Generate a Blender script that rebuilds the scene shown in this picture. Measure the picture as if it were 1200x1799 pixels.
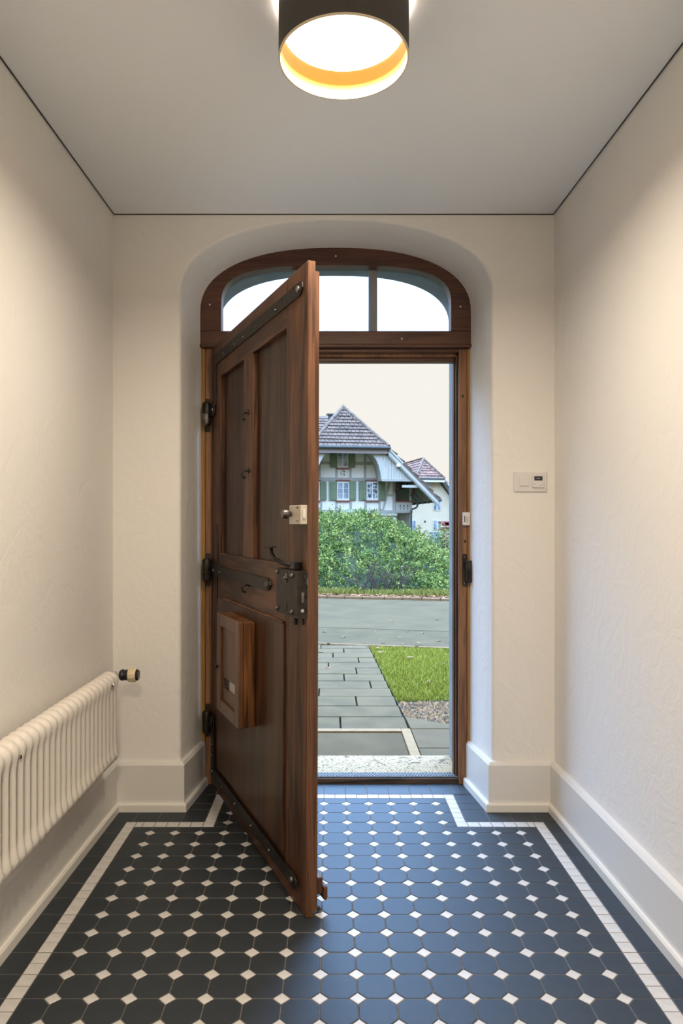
import bpy, bmesh, math, random
import numpy as np
from mathutils import Vector, Matrix

for o in list(bpy.data.objects):
    bpy.data.objects.remove(o)
scene = bpy.context.scene
COL = scene.collection
PI = math.pi
rnd = random.Random(7)

# ------------------------------------------------------------------ camera
F, CX, HY, EYE = 1238.0, 579.0, 925.0, 1.25      # calibrated from the tile lattice (1200x1799 frame)
cam = bpy.data.cameras.new('camera')
cam_o = bpy.data.objects.new('camera', cam)
COL.objects.link(cam_o)
cam_o.location = (0, 0, EYE)
cam_o.rotation_euler = (PI / 2, 0, 0)
cam.sensor_fit = 'HORIZONTAL'
cam.sensor_width = 36.0
cam.lens = F * 36.0 / 1200.0
cam.shift_x = (600 - CX) / 1200.0
cam.shift_y = (HY - 899.5) / 1200.0
cam.clip_start, cam.clip_end = 0.02, 400
scene.camera = cam_o

# ------------------------------------------------------------------ light
vs = scene.view_settings
vs.view_transform = 'Standard'
vs.look = 'None'
vs.exposure = 0.32
vs.gamma = 1.0
vs.use_curve_mapping = False

world = bpy.data.worlds.new('hazy_sky')
scene.world = world
world.use_nodes = True
wn, wl = world.node_tree.nodes, world.node_tree.links
wn.clear()
w_out = wn.new('ShaderNodeOutputWorld')
w_bg = wn.new('ShaderNodeBackground')
w_tc = wn.new('ShaderNodeTexCoord')
w_sx = wn.new('ShaderNodeSeparateXYZ')
w_rp = wn.new('ShaderNodeValToRGB')
wl.new(w_tc.outputs['Generated'], w_sx.inputs[0])
wl.new(w_sx.outputs['Z'], w_rp.inputs[0])
wl.new(w_rp.outputs[0], w_bg.inputs[0])
wl.new(w_bg.outputs[0], w_out.inputs[0])
w_bg.inputs[1].default_value = 11.0
er = w_rp.color_ramp
er.interpolation = 'LINEAR'
# overcast sky: cream haze at the horizon, brighter and bluer overhead (radiance / 11)
for i, (pos, c) in enumerate(((0.235, (0.745, 0.72, 0.665)), (1.0, (4.2, 6.5, 10.4)), (0.33, (1.5, 1.8, 2.5)), (0.50, (3.7, 5.7, 9.0)))):
    el = er.elements[i] if i < 2 else er.elements.new(pos)
    el.position = pos
    el.color = (c[0] / 11.0, c[1] / 11.0, c[2] / 11.0, 1)

LAMP_W = 20.0          # light of the ceiling lamp by the door
LAMP_COL = (1.0, 0.86, 0.69)

# ------------------------------------------------------------------ helpers
def lin(r, g, b):
    def f(c):
        c /= 255.0
        return c / 12.92 if c <= 0.04045 else ((c + 0.055) / 1.055) ** 2.4
    return (f(r), f(g), f(b), 1.0)

def px(x, y, Z):
    return Vector(((x - CX) / F * Z, Z, EYE + (HY - y) / F * Z))

GZ = -0.12
def gp(x, y, z=GZ):
    Z = (EYE - z) * F / (y - HY)
    return Vector(((x - CX) / F * Z, Z, z))

class MB:
    def __init__(self):
        self.v, self.f = [], []
    def add(self, vs, fs):
        b = len(self.v)
        self.v += [tuple(p) for p in vs]
        self.f += [tuple(i + b for i in f) for f in fs]
        return self
    def box(self, x0, x1, y0, y1, z0, z1):
        return self.add([(x0, y0, z0), (x1, y0, z0), (x1, y1, z0), (x0, y1, z0), (x0, y0, z1), (x1, y0, z1), (x1, y1, z1), (x0, y1, z1)],
                        [(0, 3, 2, 1), (4, 5, 6, 7), (0, 1, 5, 4), (1, 2, 6, 5), (2, 3, 7, 6), (3, 0, 4, 7)])
    def hexa(self, p):          # 8 corner points: bottom ring then top ring
        return self.add(p, [(0, 3, 2, 1), (4, 5, 6, 7), (0, 1, 5, 4), (1, 2, 6, 5), (2, 3, 7, 6), (3, 0, 4, 7)])
    def prism(self, poly, fa, fb):   # poly of 2d points, fa/fb map 2d to 3d on the two ends
        n = len(poly)
        vs = [fa(*p) for p in poly] + [fb(*p) for p in poly]
        fs = [tuple(range(n))[::-1], tuple(range(n, 2 * n))]
        fs += [(i, (i + 1) % n, n + (i + 1) % n, n + i) for i in range(n)]
        return self.add(vs, fs)
    def prism_y(self, poly, y0, y1):
        return self.prism(poly, lambda a, b: (a, y0, b), lambda a, b: (a, y1, b))
    def prism_z(self, poly, z0, z1):
        return self.prism(poly, lambda a, b: (a, b, z0), lambda a, b: (a, b, z1))
    def tube(self, path, r, seg=8, closed=False, cap=True):
        path = [Vector(p) for p in path]
        n = len(path)
        rs = r if hasattr(r, '__len__') else [r] * n
        b = len(self.v)
        prev = None
        for i, p in enumerate(path):
            if closed:
                t = path[(i + 1) % n] - path[i - 1]
            else:
                t = path[min(i + 1, n - 1)] - path[max(i - 1, 0)]
            t.normalize()
            if prev is None:
                a = Vector((0, 0, 1)) if abs(t.z) < 0.9 else Vector((1, 0, 0))
                a = (a - t * a.dot(t)).normalized()
            else:
                a = (prev - t * prev.dot(t)).normalized()
            prev = a
            c = t.cross(a)
            for k in range(seg):
                th = 2 * PI * k / seg
                self.v.append(tuple(p + (a * math.cos(th) + c * math.sin(th)) * rs[i]))
        m = n if closed else n - 1
        for i in range(m):
            i2 = (i + 1) % n
            for k in range(seg):
                k2 = (k + 1) % seg
                self.f.append((b + i * seg + k, b + i * seg + k2, b + i2 * seg + k2, b + i2 * seg + k))
        if cap and not closed:
            self.f.append(tuple(b + k for k in range(seg))[::-1])
            self.f.append(tuple(b + (n - 1) * seg + k for k in range(seg)))
        return self
    def lathe(self, prof, c=(0, 0, 0), axis='z', seg=32, cap=True):   # prof: (radius, height)
        b = len(self.v)
        n = len(prof)
        for (r, h) in prof:
            for k in range(seg):
                th = 2 * PI * k / seg
                a, d = r * math.cos(th), r * math.sin(th)
                p = {'z': (a, d, h), 'x': (h, a, d), 'y': (d, h, a)}[axis]
                self.v.append((p[0] + c[0], p[1] + c[1], p[2] + c[2]))
        for i in range(n - 1):
            for k in range(seg):
                k2 = (k + 1) % seg
                self.f.append((b + i * seg + k, b + i * seg + k2, b + (i + 1) * seg + k2, b + (i + 1) * seg + k))
        if cap and prof[0][0] > 1e-5:
            self.f.append(tuple(b + k for k in range(seg))[::-1])
        if cap and prof[-1][0] > 1e-5:
            self.f.append(tuple(b + (n - 1) * seg + k for k in range(seg)))
        return self
    def mesh(self, name, mat, smooth=False):
        me = bpy.data.meshes.new(name)
        me.from_pydata(self.v, [], self.f)
        me.materials.append(mat)
        if smooth:
            me.polygons.foreach_set('use_smooth', [True] * len(me.polygons))
        bm = bmesh.new()
        bm.from_mesh(me)
        bmesh.ops.remove_doubles(bm, verts=bm.verts, dist=1e-6)
        bmesh.ops.recalc_face_normals(bm, faces=bm.faces)
        bm.to_mesh(me)
        bm.free()
        me.update()
        return me
    def build(self, name, mat, parent=None, bevel=0.0, smooth=False, autosmooth=False, seg=2):
        o = bpy.data.objects.new(name, self.mesh(name, mat, smooth or autosmooth))
        COL.objects.link(o)
        if parent is not None:
            o.parent = parent
        if autosmooth:
            sharp(o.data, 35)
        if bevel > 0:
            m = o.modifiers.new('edge', 'BEVEL')
            m.width = bevel
            m.segments = seg
            m.limit_method = 'ANGLE'
            m.angle_limit = math.radians(40)
        return o

def sharp(me, deg):
    bm = bmesh.new()
    bm.from_mesh(me)
    lim = math.radians(deg)
    for e in bm.edges:
        if len(e.link_faces) == 2 and e.calc_face_angle() > lim:
            e.smooth = False
    bm.to_mesh(me)
    bm.free()

def tag(o, label=None, cat=None, group=None, kind=None):
    if label: o['label'] = label
    if cat: o['category'] = cat
    if group: o['group'] = group
    if kind: o['kind'] = kind
    return o

def thing(name, label, cat, loc=(0, 0, 0), rot=(0, 0, 0), group=None, kind=None):
    o = bpy.data.objects.new(name, None)
    o.empty_display_size = 0.05
    COL.objects.link(o)
    o.location = loc
    o.rotation_euler = rot
    return tag(o, label, cat, group, kind)

def inst(me, name, parent=None, loc=(0, 0, 0), rot=(0, 0, 0)):
    o = bpy.data.objects.new(name, me)
    COL.objects.link(o)
    if parent is not None:
        o.parent = parent
    o.location = loc
    o.rotation_euler = rot
    return o

# ------------------------------------------------------------------ materials
def mat(name, col, rough=0.6, metal=0.0, spec=0.5, tint=None):
    m = bpy.data.materials.new(name)
    m.use_nodes = True
    b = m.node_tree.nodes['Principled BSDF']
    b.inputs['Base Color'].default_value = col
    b.inputs['Roughness'].default_value = rough
    b.inputs['Metallic'].default_value = metal
    b.inputs['Specular IOR Level'].default_value = spec
    if tint:
        b.inputs['Specular Tint'].default_value = tint
    return m

def nodes(m):
    return m.node_tree.nodes, m.node_tree.links, m.node_tree.nodes['Principled BSDF']

def noise_mat(name, c1, c2, scale=6.0, detail=4.0, rough=0.6, bump=0.0, bscale=None, stretch=(1, 1, 1), metal=0.0, spec=0.5,
              lo=0.35, hi=0.65, rough2=None, dist=0.005, distort=0.0, tint=None):
    m = mat(name, c1, rough, metal, spec, tint)
    n, l, b = nodes(m)
    tc = n.new('ShaderNodeTexCoord')
    mp = n.new('ShaderNodeMapping')
    mp.inputs['Scale'].default_value = stretch
    l.new(tc.outputs['Object'], mp.inputs[0])
    nz = n.new('ShaderNodeTexNoise')
    nz.inputs['Scale'].default_value = scale
    nz.inputs['Detail'].default_value = detail
    nz.inputs['Distortion'].default_value = distort
    l.new(mp.outputs[0], nz.inputs['Vector'])
    rp = n.new('ShaderNodeValToRGB')
    rp.color_ramp.elements[0].position = lo
    rp.color_ramp.elements[1].position = hi
    rp.color_ramp.elements[0].color = c1
    rp.color_ramp.elements[1].color = c2
    l.new(nz.outputs['Fac'], rp.inputs[0])
    l.new(rp.outputs[0], b.inputs['Base Color'])
    if rough2 is not None:
        mr = n.new('ShaderNodeMapRange')
        mr.inputs['To Min'].default_value = rough
        mr.inputs['To Max'].default_value = rough2
        l.new(nz.outputs['Fac'], mr.inputs['Value'])
        l.new(mr.outputs[0], b.inputs['Roughness'])
    if bump > 0:
        nb = n.new('ShaderNodeTexNoise')
        nb.inputs['Scale'].default_value = bscale or scale * 3
        nb.inputs['Detail'].default_value = 5
        nb.inputs['Distortion'].default_value = distort
        l.new(mp.outputs[0], nb.inputs['Vector'])
        bp = n.new('ShaderNodeBump')
        bp.inputs['Strength'].default_value = bump
        bp.inputs['Distance'].default_value = dist
        l.new(nb.outputs['Fac'], bp.inputs['Height'])
        l.new(bp.outputs[0], b.inputs['Normal'])
    return m

def wood(name, c1, c2, axis='z', rough=0.42, fine=55.0, bump=0.25, spec=0.5, figure=5.0):
    """grain runs along the given axis: broad figure + fine pores"""
    m = mat(name, c1, rough, 0, spec)
    n, l, b = nodes(m)
    tc = n.new('ShaderNodeTexCoord')
    def mapping(k):
        mp = n.new('ShaderNodeMapping')
        s = [1.0, 1.0, 1.0]
        s['xyz'.index(axis)] = k
        mp.inputs['Scale'].default_value = s
        l.new(tc.outputs['Object'], mp.inputs[0])
        return mp
    m1 = mapping(0.10)
    m2 = mapping(0.03)
    na = n.new('ShaderNodeTexNoise')
    na.inputs['Scale'].default_value = figure * 3
    na.inputs['Detail'].default_value = 5
    na.inputs['Distortion'].default_value = 1.2
    l.new(m1.outputs[0], na.inputs['Vector'])
    nb = n.new('ShaderNodeTexNoise')
    nb.inputs['Scale'].default_value = fine * 4
    nb.inputs['Detail'].default_value = 4
    l.new(m2.outputs[0], nb.inputs['Vector'])
    mx = n.new('ShaderNodeMath')
    mx.operation = 'MULTIPLY_ADD'
    mx.inputs[1].default_value = 0.45
    l.new(nb.outputs['Fac'], mx.inputs[0])
    mu = n.new('ShaderNodeMath')
    mu.operation = 'MULTIPLY'
    mu.inputs[1].default_value = 0.55
    l.new(na.outputs['Fac'], mu.inputs[0])
    l.new(mu.outputs[0], mx.inputs[2])
    rp = n.new('ShaderNodeValToRGB')
    rp.color_ramp.elements[0].position = 0.42
    rp.color_ramp.elements[0].color = c1
    rp.color_ramp.elements[1].position = 0.58
    rp.color_ramp.elements[1].color = c2
    l.new(mx.outputs[0], rp.inputs[0])
    l.new(rp.outputs[0], b.inputs['Base Color'])
    bp = n.new('ShaderNodeBump')
    bp.inputs['Strength'].default_value = bump
    bp.inputs['Distance'].default_value = 0.002
    l.new(mx.outputs[0], bp.inputs['Height'])
    l.new(bp.outputs[0], b.inputs['Normal'])
    return m

def plaster(name, col, bump=0.35):
    """trowelled lime plaster with faint arcs"""
    m = mat(name, col, 0.85, 0, 0.25)
    n, l, b = nodes(m)
    tc = n.new('ShaderNodeTexCoord')
    n1 = n.new('ShaderNodeTexNoise')
    n1.inputs['Scale'].default_value = 7
    n1.inputs['Detail'].default_value = 6
    n1.inputs['Distortion'].default_value = 2.5
    l.new(tc.outputs['Object'], n1.inputs['Vector'])
    n2 = n.new('ShaderNodeTexNoise')
    n2.inputs['Scale'].default_value = 90
    n2.inputs['Detail'].default_value = 3
    l.new(tc.outputs['Object'], n2.inputs['Vector'])
    ad = n.new('ShaderNodeMath')
    ad.operation = 'MULTIPLY_ADD'
    ad.inputs[1].default_value = 0.22
    l.new(n2.outputs['Fac'], ad.inputs[0])
    l.new(n1.outputs['Fac'], ad.inputs[2])
    bp = n.new('ShaderNodeBump')
    bp.inputs['Strength'].default_value = bump
    bp.inputs['Distance'].default_value = 0.008
    l.new(ad.outputs[0], bp.inputs['Height'])
    l.new(bp.outputs[0], b.inputs['Normal'])
    return m

M = {}
M['plaster'] = plaster('lime_plaster', (0.85, 0.82, 0.775, 1), 0.42)
M['ceiling'] = plaster('ceiling_paint', (0.90, 0.925, 0.955, 1), 0.06)
M['base'] = mat('skirting_paint', (0.74, 0.715, 0.67, 1), 0.38)
M['strip'] = mat('skirting_strip_paint', (0.80, 0.77, 0.70, 1), 0.35)
M['tile_dark'] = noise_mat('anthracite_tile', (0.017, 0.0145, 0.0135, 1), (0.023, 0.020, 0.0185, 1), 14, 4, 0.58, 0.05, 60, spec=1.0, tint=(0.55, 0.79, 1, 1))
M['tile_white'] = noise_mat('white_tile', (0.58, 0.56, 0.535, 1), (0.65, 0.63, 0.605, 1), 30, 4, 0.45, 0.04, 80)
M['grout'] = noise_mat('tile_grout', (0.115, 0.098, 0.082, 1), (0.17, 0.15, 0.128, 1), 60, 4, 0.9)
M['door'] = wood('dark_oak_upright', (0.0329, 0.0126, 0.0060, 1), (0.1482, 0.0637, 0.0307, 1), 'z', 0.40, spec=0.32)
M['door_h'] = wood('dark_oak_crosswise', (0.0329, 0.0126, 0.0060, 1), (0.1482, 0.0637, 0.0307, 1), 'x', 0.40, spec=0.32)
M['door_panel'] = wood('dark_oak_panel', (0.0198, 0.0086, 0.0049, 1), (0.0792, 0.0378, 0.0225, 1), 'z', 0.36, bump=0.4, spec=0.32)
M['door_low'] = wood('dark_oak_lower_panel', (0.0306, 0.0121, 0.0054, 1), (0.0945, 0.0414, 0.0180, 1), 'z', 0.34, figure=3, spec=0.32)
M['door_edge'] = wood('worn_oak_edge', (0.0554, 0.0221, 0.0094, 1), (0.1600, 0.0688, 0.0301, 1), 'z', 0.5)
M['frame'] = wood('frame_oak', (0.0567, 0.0209, 0.0121, 1), (0.1336, 0.0533, 0.0297, 1), 'x', 0.42, figure=4)
M['frame_z'] = wood('frame_oak_upright', (0.0567, 0.0209, 0.0121, 1), (0.1336, 0.0533, 0.0297, 1), 'z', 0.42, figure=4)
M['jamb'] = wood('jamb_oak', (0.1350, 0.0585, 0.0234, 1), (0.2970, 0.1395, 0.0594, 1), 'z', 0.45, figure=4)
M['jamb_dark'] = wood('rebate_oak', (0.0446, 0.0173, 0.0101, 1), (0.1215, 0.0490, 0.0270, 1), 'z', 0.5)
M['lath'] = wood('raw_lath', (0.2520, 0.1170, 0.0198, 1), (0.4050, 0.2115, 0.0495, 1), 'z', 0.55)
M['sill'] = wood('worn_sill_wood', (0.022, 0.016, 0.013, 1), (0.12, 0.075, 0.050, 1), 'x', 0.6, bump=0.6)
M['boxwood'] = wood('flamed_oak', (0.045, 0.016, 0.005, 1), (0.21, 0.085, 0.026, 1), 'z', 0.32, fine=30, figure=7)
M['boxlid'] = wood('letterbox_oak', (0.0743, 0.0290, 0.0119, 1), (0.1418, 0.0625, 0.0273, 1), 'z', 0.34)
M['iron'] = noise_mat('wrought_iron', (0.022, 0.019, 0.017, 1), (0.060, 0.050, 0.043, 1), 30, 5, 0.34, 0.3, 60, metal=0.75, rough2=0.55)
M['iron_bright'] = noise_mat('worn_iron', (0.10, 0.09, 0.085, 1), (0.30, 0.28, 0.27, 1), 30, 5, 0.25, 0.2, 60, metal=0.9, rough2=0.4)
M['steel'] = mat('chrome', (0.6, 0.6, 0.6, 1), 0.2, 1)
M['nickel'] = mat('painted_lock_metal', (0.60, 0.54, 0.45, 1), 0.38, 0.15)
M['alu'] = noise_mat('perforated_aluminium', (0.06, 0.07, 0.075, 1), (0.16, 0.17, 0.175, 1), 160, 1, 0.55, metal=0.2, spec=0.3)
M['white_plastic'] = mat('white_plastic', (0.76, 0.72, 0.69, 1), 0.35)
M['screen'] = mat('grey_lcd', (0.03, 0.033, 0.05, 1), 0.2)
M['grey_mark'] = mat('grey_print', (0.3, 0.28, 0.27, 1), 0.5)
M['radiator'] = mat('radiator_enamel', (0.74, 0.69, 0.62, 1), 0.45)
M['black_plastic'] = mat('black_plastic', (0.012, 0.012, 0.013, 1), 0.3)
M['cream_plastic'] = mat('cream_plastic', (0.72, 0.60, 0.40, 1), 0.4)
M['shade_out'] = mat('black_fabric_shade', (0.0600, 0.0520, 0.0460, 1), 0.75)
M['shade_in'] = mat('gold_lining', (0.52, 0.235, 0.035, 1), 0.45, 0.3)
M['rim'] = mat('shade_rim', (0.75, 0.62, 0.42, 1), 0.4)
M['rebate_caulk'] = mat('dark_caulk', (0.02, 0.017, 0.015, 1), 0.8)

def emit(name, col, k):
    m = bpy.data.materials.new(name)
    m.use_nodes = True
    n, l = m.node_tree.nodes, m.node_tree.links
    b = n['Principled BSDF']
    b.inputs['Base Color'].default_value = (0.8, 0.8, 0.8, 1)
    b.inputs['Emission Color'].default_value = col
    b.inputs['Emission Strength'].default_value = k
    return m
M['diffuser'] = emit('opal_diffuser', (1, 0.93, 0.84, 1), 1.5)

def glass_mat(name, tint=(0.93, 0.97, 1.0, 1)):
    m = bpy.data.materials.new(name)
    m.use_nodes = True
    n, l = m.node_tree.nodes, m.node_tree.links
    n.clear()
    out = n.new('ShaderNodeOutputMaterial')
    mx = n.new('ShaderNodeMixShader')
    fr = n.new('ShaderNodeFresnel')
    fr.inputs['IOR'].default_value = 1.45
    tr = n.new('ShaderNodeBsdfTransparent')
    tr.inputs[0].default_value = tint
    gl = n.new('ShaderNodeBsdfGlossy')
    gl.inputs['Roughness'].default_value = 0.02
    l.new(fr.outputs[0], mx.inputs[0])
    l.new(tr.outputs[0], mx.inputs[1])
    l.new(gl.outputs[0], mx.inputs[2])
    l.new(mx.outputs[0], out.inputs[0])
    return m
M['glass'] = glass_mat('window_glass')

# exterior
M['stone_jamb'] = noise_mat('blue_grey_sandstone', (0.19, 0.215, 0.215, 1), (0.24, 0.265, 0.265, 1), 9, 4, 0.8, 0.15, 60, spec=0.15)
M['mullion'] = mat('grey_mullion_paint', (0.30, 0.31, 0.30, 1), 0.6)
M['facade_out'] = mat('outer_render', (0.6, 0.6, 0.57, 1), 0.9)
M['sill_stone'] = None   # made below
M['slab'] = noise_mat('grey_green_slab', (0.0791, 0.0564, 0.0264, 1), (0.1078, 0.0751, 0.0351, 1), 5, 6, 0.7, 0.2, 40, spec=0.12)
M['slab2'] = noise_mat('grey_slab', (0.0890, 0.0612, 0.0289, 1), (0.1145, 0.0786, 0.0371, 1), 4, 6, 0.7, 0.2, 40, spec=0.12)
M['slab_joint'] = mat('sandy_joint', (0.06, 0.065, 0.06, 1), 0.95, 0, 0.1)
M['mat'] = noise_mat('rubber_mat', (0.0745, 0.0515, 0.0247, 1), (0.0979, 0.0664, 0.0321, 1), 3, 5, 0.8, 0.2, 90, spec=0.12)
M['mat_frame'] = noise_mat('pale_frame', (0.2145, 0.1382, 0.0677, 1), (0.2496, 0.1563, 0.0755, 1), 20, 3, 0.6, spec=0.12)
M['asphalt'] = noise_mat('asphalt', (0.0731, 0.0532, 0.0262, 1), (0.0921, 0.0664, 0.0325, 1), 2.2, 7, 0.85, 0.3, 120, spec=0.12)
M['asphalt2'] = noise_mat('asphalt_verge', (0.0665, 0.0494, 0.0242, 1), (0.0891, 0.0641, 0.0310, 1), 3.5, 7, 0.85, 0.3, 120, spec=0.12)
M['kerb'] = noise_mat('kerb_granite', (0.1315, 0.0784, 0.0392, 1), (0.1827, 0.1065, 0.0531, 1), 9, 4, 0.8, spec=0.12)
M['soil'] = noise_mat('lawn_soil', (0.0456, 0.0568, 0.0165, 1), (0.0912, 0.1065, 0.0330, 1), 12, 4, 0.95, spec=0.12)
M['verge'] = noise_mat('verge_litter', (0.1680, 0.1028, 0.0561, 1), (0.2519, 0.2190, 0.0842, 1), 7, 5, 0.95, 0.4, 30, spec=0.12)
M['gravel_bed'] = noise_mat('gravel_bed', (0.0304, 0.0284, 0.0238, 1), (0.0973, 0.0909, 0.0792, 1), 60, 3, 0.95, spec=0.1)
M['field'] = noise_mat('meadow', (0.0274, 0.0362, 0.0139, 1), (0.0465, 0.0554, 0.0222, 1), 2, 5, 0.95, spec=0.12)

def var_mat(name, cols, rough=0.6, trans=0.0):
    """colour picked by a per-face random attribute"""
    m = bpy.data.materials.new(name)
    m.use_nodes = True
    n, l, b = nodes(m)
    at = n.new('ShaderNodeAttribute')
    at.attribute_name = 'tone'
    rp = n.new('ShaderNodeValToRGB')
    e = rp.color_ramp.elements
    e[0].color, e[0].position = cols[0], 0.0
    e[1].color, e[1].position = cols[-1], 1.0
    for i, c in enumerate(cols[1:-1]):
        x = e.new((i + 1) / (len(cols) - 1))
        x.color = c
    l.new(at.outputs['Fac'], rp.inputs[0])
    l.new(rp.outputs[0], b.inputs['Base Color'])
    b.inputs['Roughness'].default_value = rough
    b.inputs['Specular IOR Level'].default_value = 0.2
    return m
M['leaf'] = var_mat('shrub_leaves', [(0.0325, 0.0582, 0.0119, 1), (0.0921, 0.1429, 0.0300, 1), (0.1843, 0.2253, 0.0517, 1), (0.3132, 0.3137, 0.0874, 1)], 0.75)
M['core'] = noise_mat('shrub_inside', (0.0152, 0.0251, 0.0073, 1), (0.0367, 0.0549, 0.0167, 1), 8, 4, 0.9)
M['grass'] = var_mat('grass_blades', [(0.1079, 0.1361, 0.0094, 1), (0.2160, 0.2287, 0.0213, 1), (0.3542, 0.2940, 0.0470, 1)], 0.55)
M['grass2'] = var_mat('verge_grass', [(0.0684, 0.0913, 0.0124, 1), (0.1521, 0.1622, 0.0281, 1), (0.2892, 0.2230, 0.0591, 1)], 0.55)
M['pebble'] = var_mat('gravel_stones', [(0.0356, 0.0215, 0.0099, 1), (0.1324, 0.0746, 0.0336, 1), (0.2732, 0.1492, 0.0651, 1)], 0.8)
M['litter'] = var_mat('leaf_litter', [(0.0837, 0.0289, 0.0113, 1), (0.2196, 0.0867, 0.0339, 1), (0.3452, 0.1766, 0.0905, 1)], 0.8)
M['twig'] = mat('dark_twig', (0.055, 0.042, 0.034, 1), 0.9)
M['dry_leaf'] = noise_mat('dry_leaf', (0.1505, 0.0645, 0.0200, 1), (0.2046, 0.1015, 0.0399, 1), 30, 3, 0.8)

M['h_wall'] = noise_mat('farmhouse_plaster', (0.5676, 0.5280, 0.4712, 1), (0.6192, 0.5760, 0.5168, 1), 1.2, 4, 0.9)
M['h_timber'] = noise_mat('grey_timber', (0.2494, 0.2400, 0.2128, 1), (0.3010, 0.2880, 0.2546, 1), 3, 4, 0.8)
M['h_board'] = noise_mat('pale_grey_boarding', (0.3254, 0.3130, 0.2778, 1), (0.3846, 0.3681, 0.3268, 1), 2.5, 4, 0.8, stretch=(6, 6, 0.6))
M['h_roof'] = noise_mat('weathered_tile', (0.0694, 0.0454, 0.0336, 1), (0.1389, 0.0887, 0.0641, 1), 2.4, 5, 0.8)
M['h_ridge'] = noise_mat('ridge_tile', (0.0902, 0.0620, 0.0439, 1), (0.1666, 0.1136, 0.0802, 1), 3, 4, 0.8)
M['h_gutter'] = mat('zinc_gutter', (0.05, 0.055, 0.055, 1), 0.6, 0.2)
M['h_fascia'] = mat('mauve_fascia', (0.2280, 0.1775, 0.1650, 1), 0.7)
M['h_shutter'] = noise_mat('green_shutter', (0.0992, 0.1305, 0.0683, 1), (0.1240, 0.1557, 0.0825, 1), 6, 3, 0.6)
M['h_red'] = mat('oxide_red_trim', (0.1976, 0.0249, 0.0297, 1), 0.6)
M['h_white'] = mat('white_sash', (0.6364, 0.5920, 0.5472, 1), 0.5)
M['h_pane'] = noise_mat('dark_window_pane', (0.05, 0.075, 0.10, 1), (0.28, 0.33, 0.38, 1), 1.6, 3, 0.1)
M['h_pane2'] = noise_mat('curtained_pane', (0.04, 0.06, 0.09, 1), (0.45, 0.50, 0.54, 1), 7, 3, 0.15, lo=0.45, hi=0.6)
M['h_black'] = mat('black_paint', (0.02, 0.02, 0.022, 1), 0.6)
M['h_teal'] = mat('teal_scroll_paint', (0.2660, 0.4260, 0.3168, 1), 0.7)
M['n_wall'] = noise_mat('cream_render', (0.4530, 0.3679, 0.2544, 1), (0.4763, 0.3881, 0.2709, 1), 1, 3, 0.9)
M['n_roof'] = noise_mat('brown_red_tile', (0.0992, 0.0462, 0.0337, 1), (0.2380, 0.1304, 0.0965, 1), 3.0, 5, 0.8)
M['n_board'] = noise_mat('grey_blue_board', (0.1292, 0.1491, 0.1650, 1), (0.1976, 0.2130, 0.2244, 1), 9, 4, 0.7)
M['wood_pale'] = mat('pale_timber', (0.2736, 0.1562, 0.0792, 1), 0.7)
M['shed_roof'] = mat('red_shed_roof', (0.2736, 0.0426, 0.0594, 1), 0.6)

def granite():
    m = mat('speckled_granite', (0.7, 0.68, 0.6, 1), 0.7, 0, 0.15)
    n, l, b = nodes(m)
    tc = n.new('ShaderNodeTexCoord')
    n1 = n.new('ShaderNodeTexNoise')
    n1.inputs['Scale'].default_value = 75
    n1.inputs['Detail'].default_value = 2
    l.new(tc.outputs['Object'], n1.inputs['Vector'])
    n2 = n.new('ShaderNodeTexNoise')
    n2.inputs['Scale'].default_value = 9
    n2.inputs['Detail'].default_value = 6
    n2.inputs['Distortion'].default_value = 1.5
    l.new(tc.outputs['Object'], n2.inputs['Vector'])
    r1 = n.new('ShaderNodeValToRGB')
    r1.color_ramp.elements[0].position, r1.color_ramp.elements[0].color = 0.34, (0.12, 0.095, 0.06, 1)
    r1.color_ramp.elements[1].position, r1.color_ramp.elements[1].color = 0.46, (0.40, 0.295, 0.17, 1)
    r2 = n.new('ShaderNodeValToRGB')
    r2.color_ramp.elements[0].position, r2.color_ramp.elements[0].color = 0.33, (0.30, 0.30, 0.30, 1)
    r2.color_ramp.elements[1].position, r2.color_ramp.elements[1].color = 0.40, (1, 1, 1, 1)
    l.new(n1.outputs['Fac'], r1.inputs[0])
    l.new(n2.outputs['Fac'], r2.inputs[0])
    mx = n.new('ShaderNodeMix')
    mx.data_type = 'RGBA'
    mx.blend_type = 'MULTIPLY'
    mx.inputs['Factor'].default_value = 1
    l.new(r1.outputs[0], mx.inputs['A'])
    l.new(r2.outputs[0], mx.inputs['B'])
    l.new(mx.outputs['Result'], b.inputs['Base Color'])
    return m
M['sill_stone'] = granite()

def set_tone(me, arr):
    a = me.attributes.new('tone', 'FLOAT', 'FACE')
    a.data.foreach_set('value', arr)

# ------------------------------------------------------------------ the room shell
ZW = 3.115            # room face of the door wall
CEIL = 2.631
Z_BACK = -2.2         # the hall goes on behind the camera
def xl(Z): return -0.9536 - 0.0140 * (ZW - Z)
def xr(Z): return 0.990 + 0.0175 * (ZW - Z)

def arch(x0, x1, zs, zt, n, off=0.0, N=40, zb=0.0):
    """points left foot -> left spring -> over the arch -> right foot"""
    c, a, h = (x0 + x1) / 2, (x1 - x0) / 2 + off, zt - zs + off
    pts = [(c - a, zb)]
    for i in range(N + 1):
        th = PI - PI * i / N
        ct, st = math.cos(th), math.sin(th)
        pts.append((c + a * math.copysign(abs(ct) ** (2 / n), ct), zs + h * abs(st) ** (2 / n)))
    pts.append((c + a, zb))
    return pts

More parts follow.
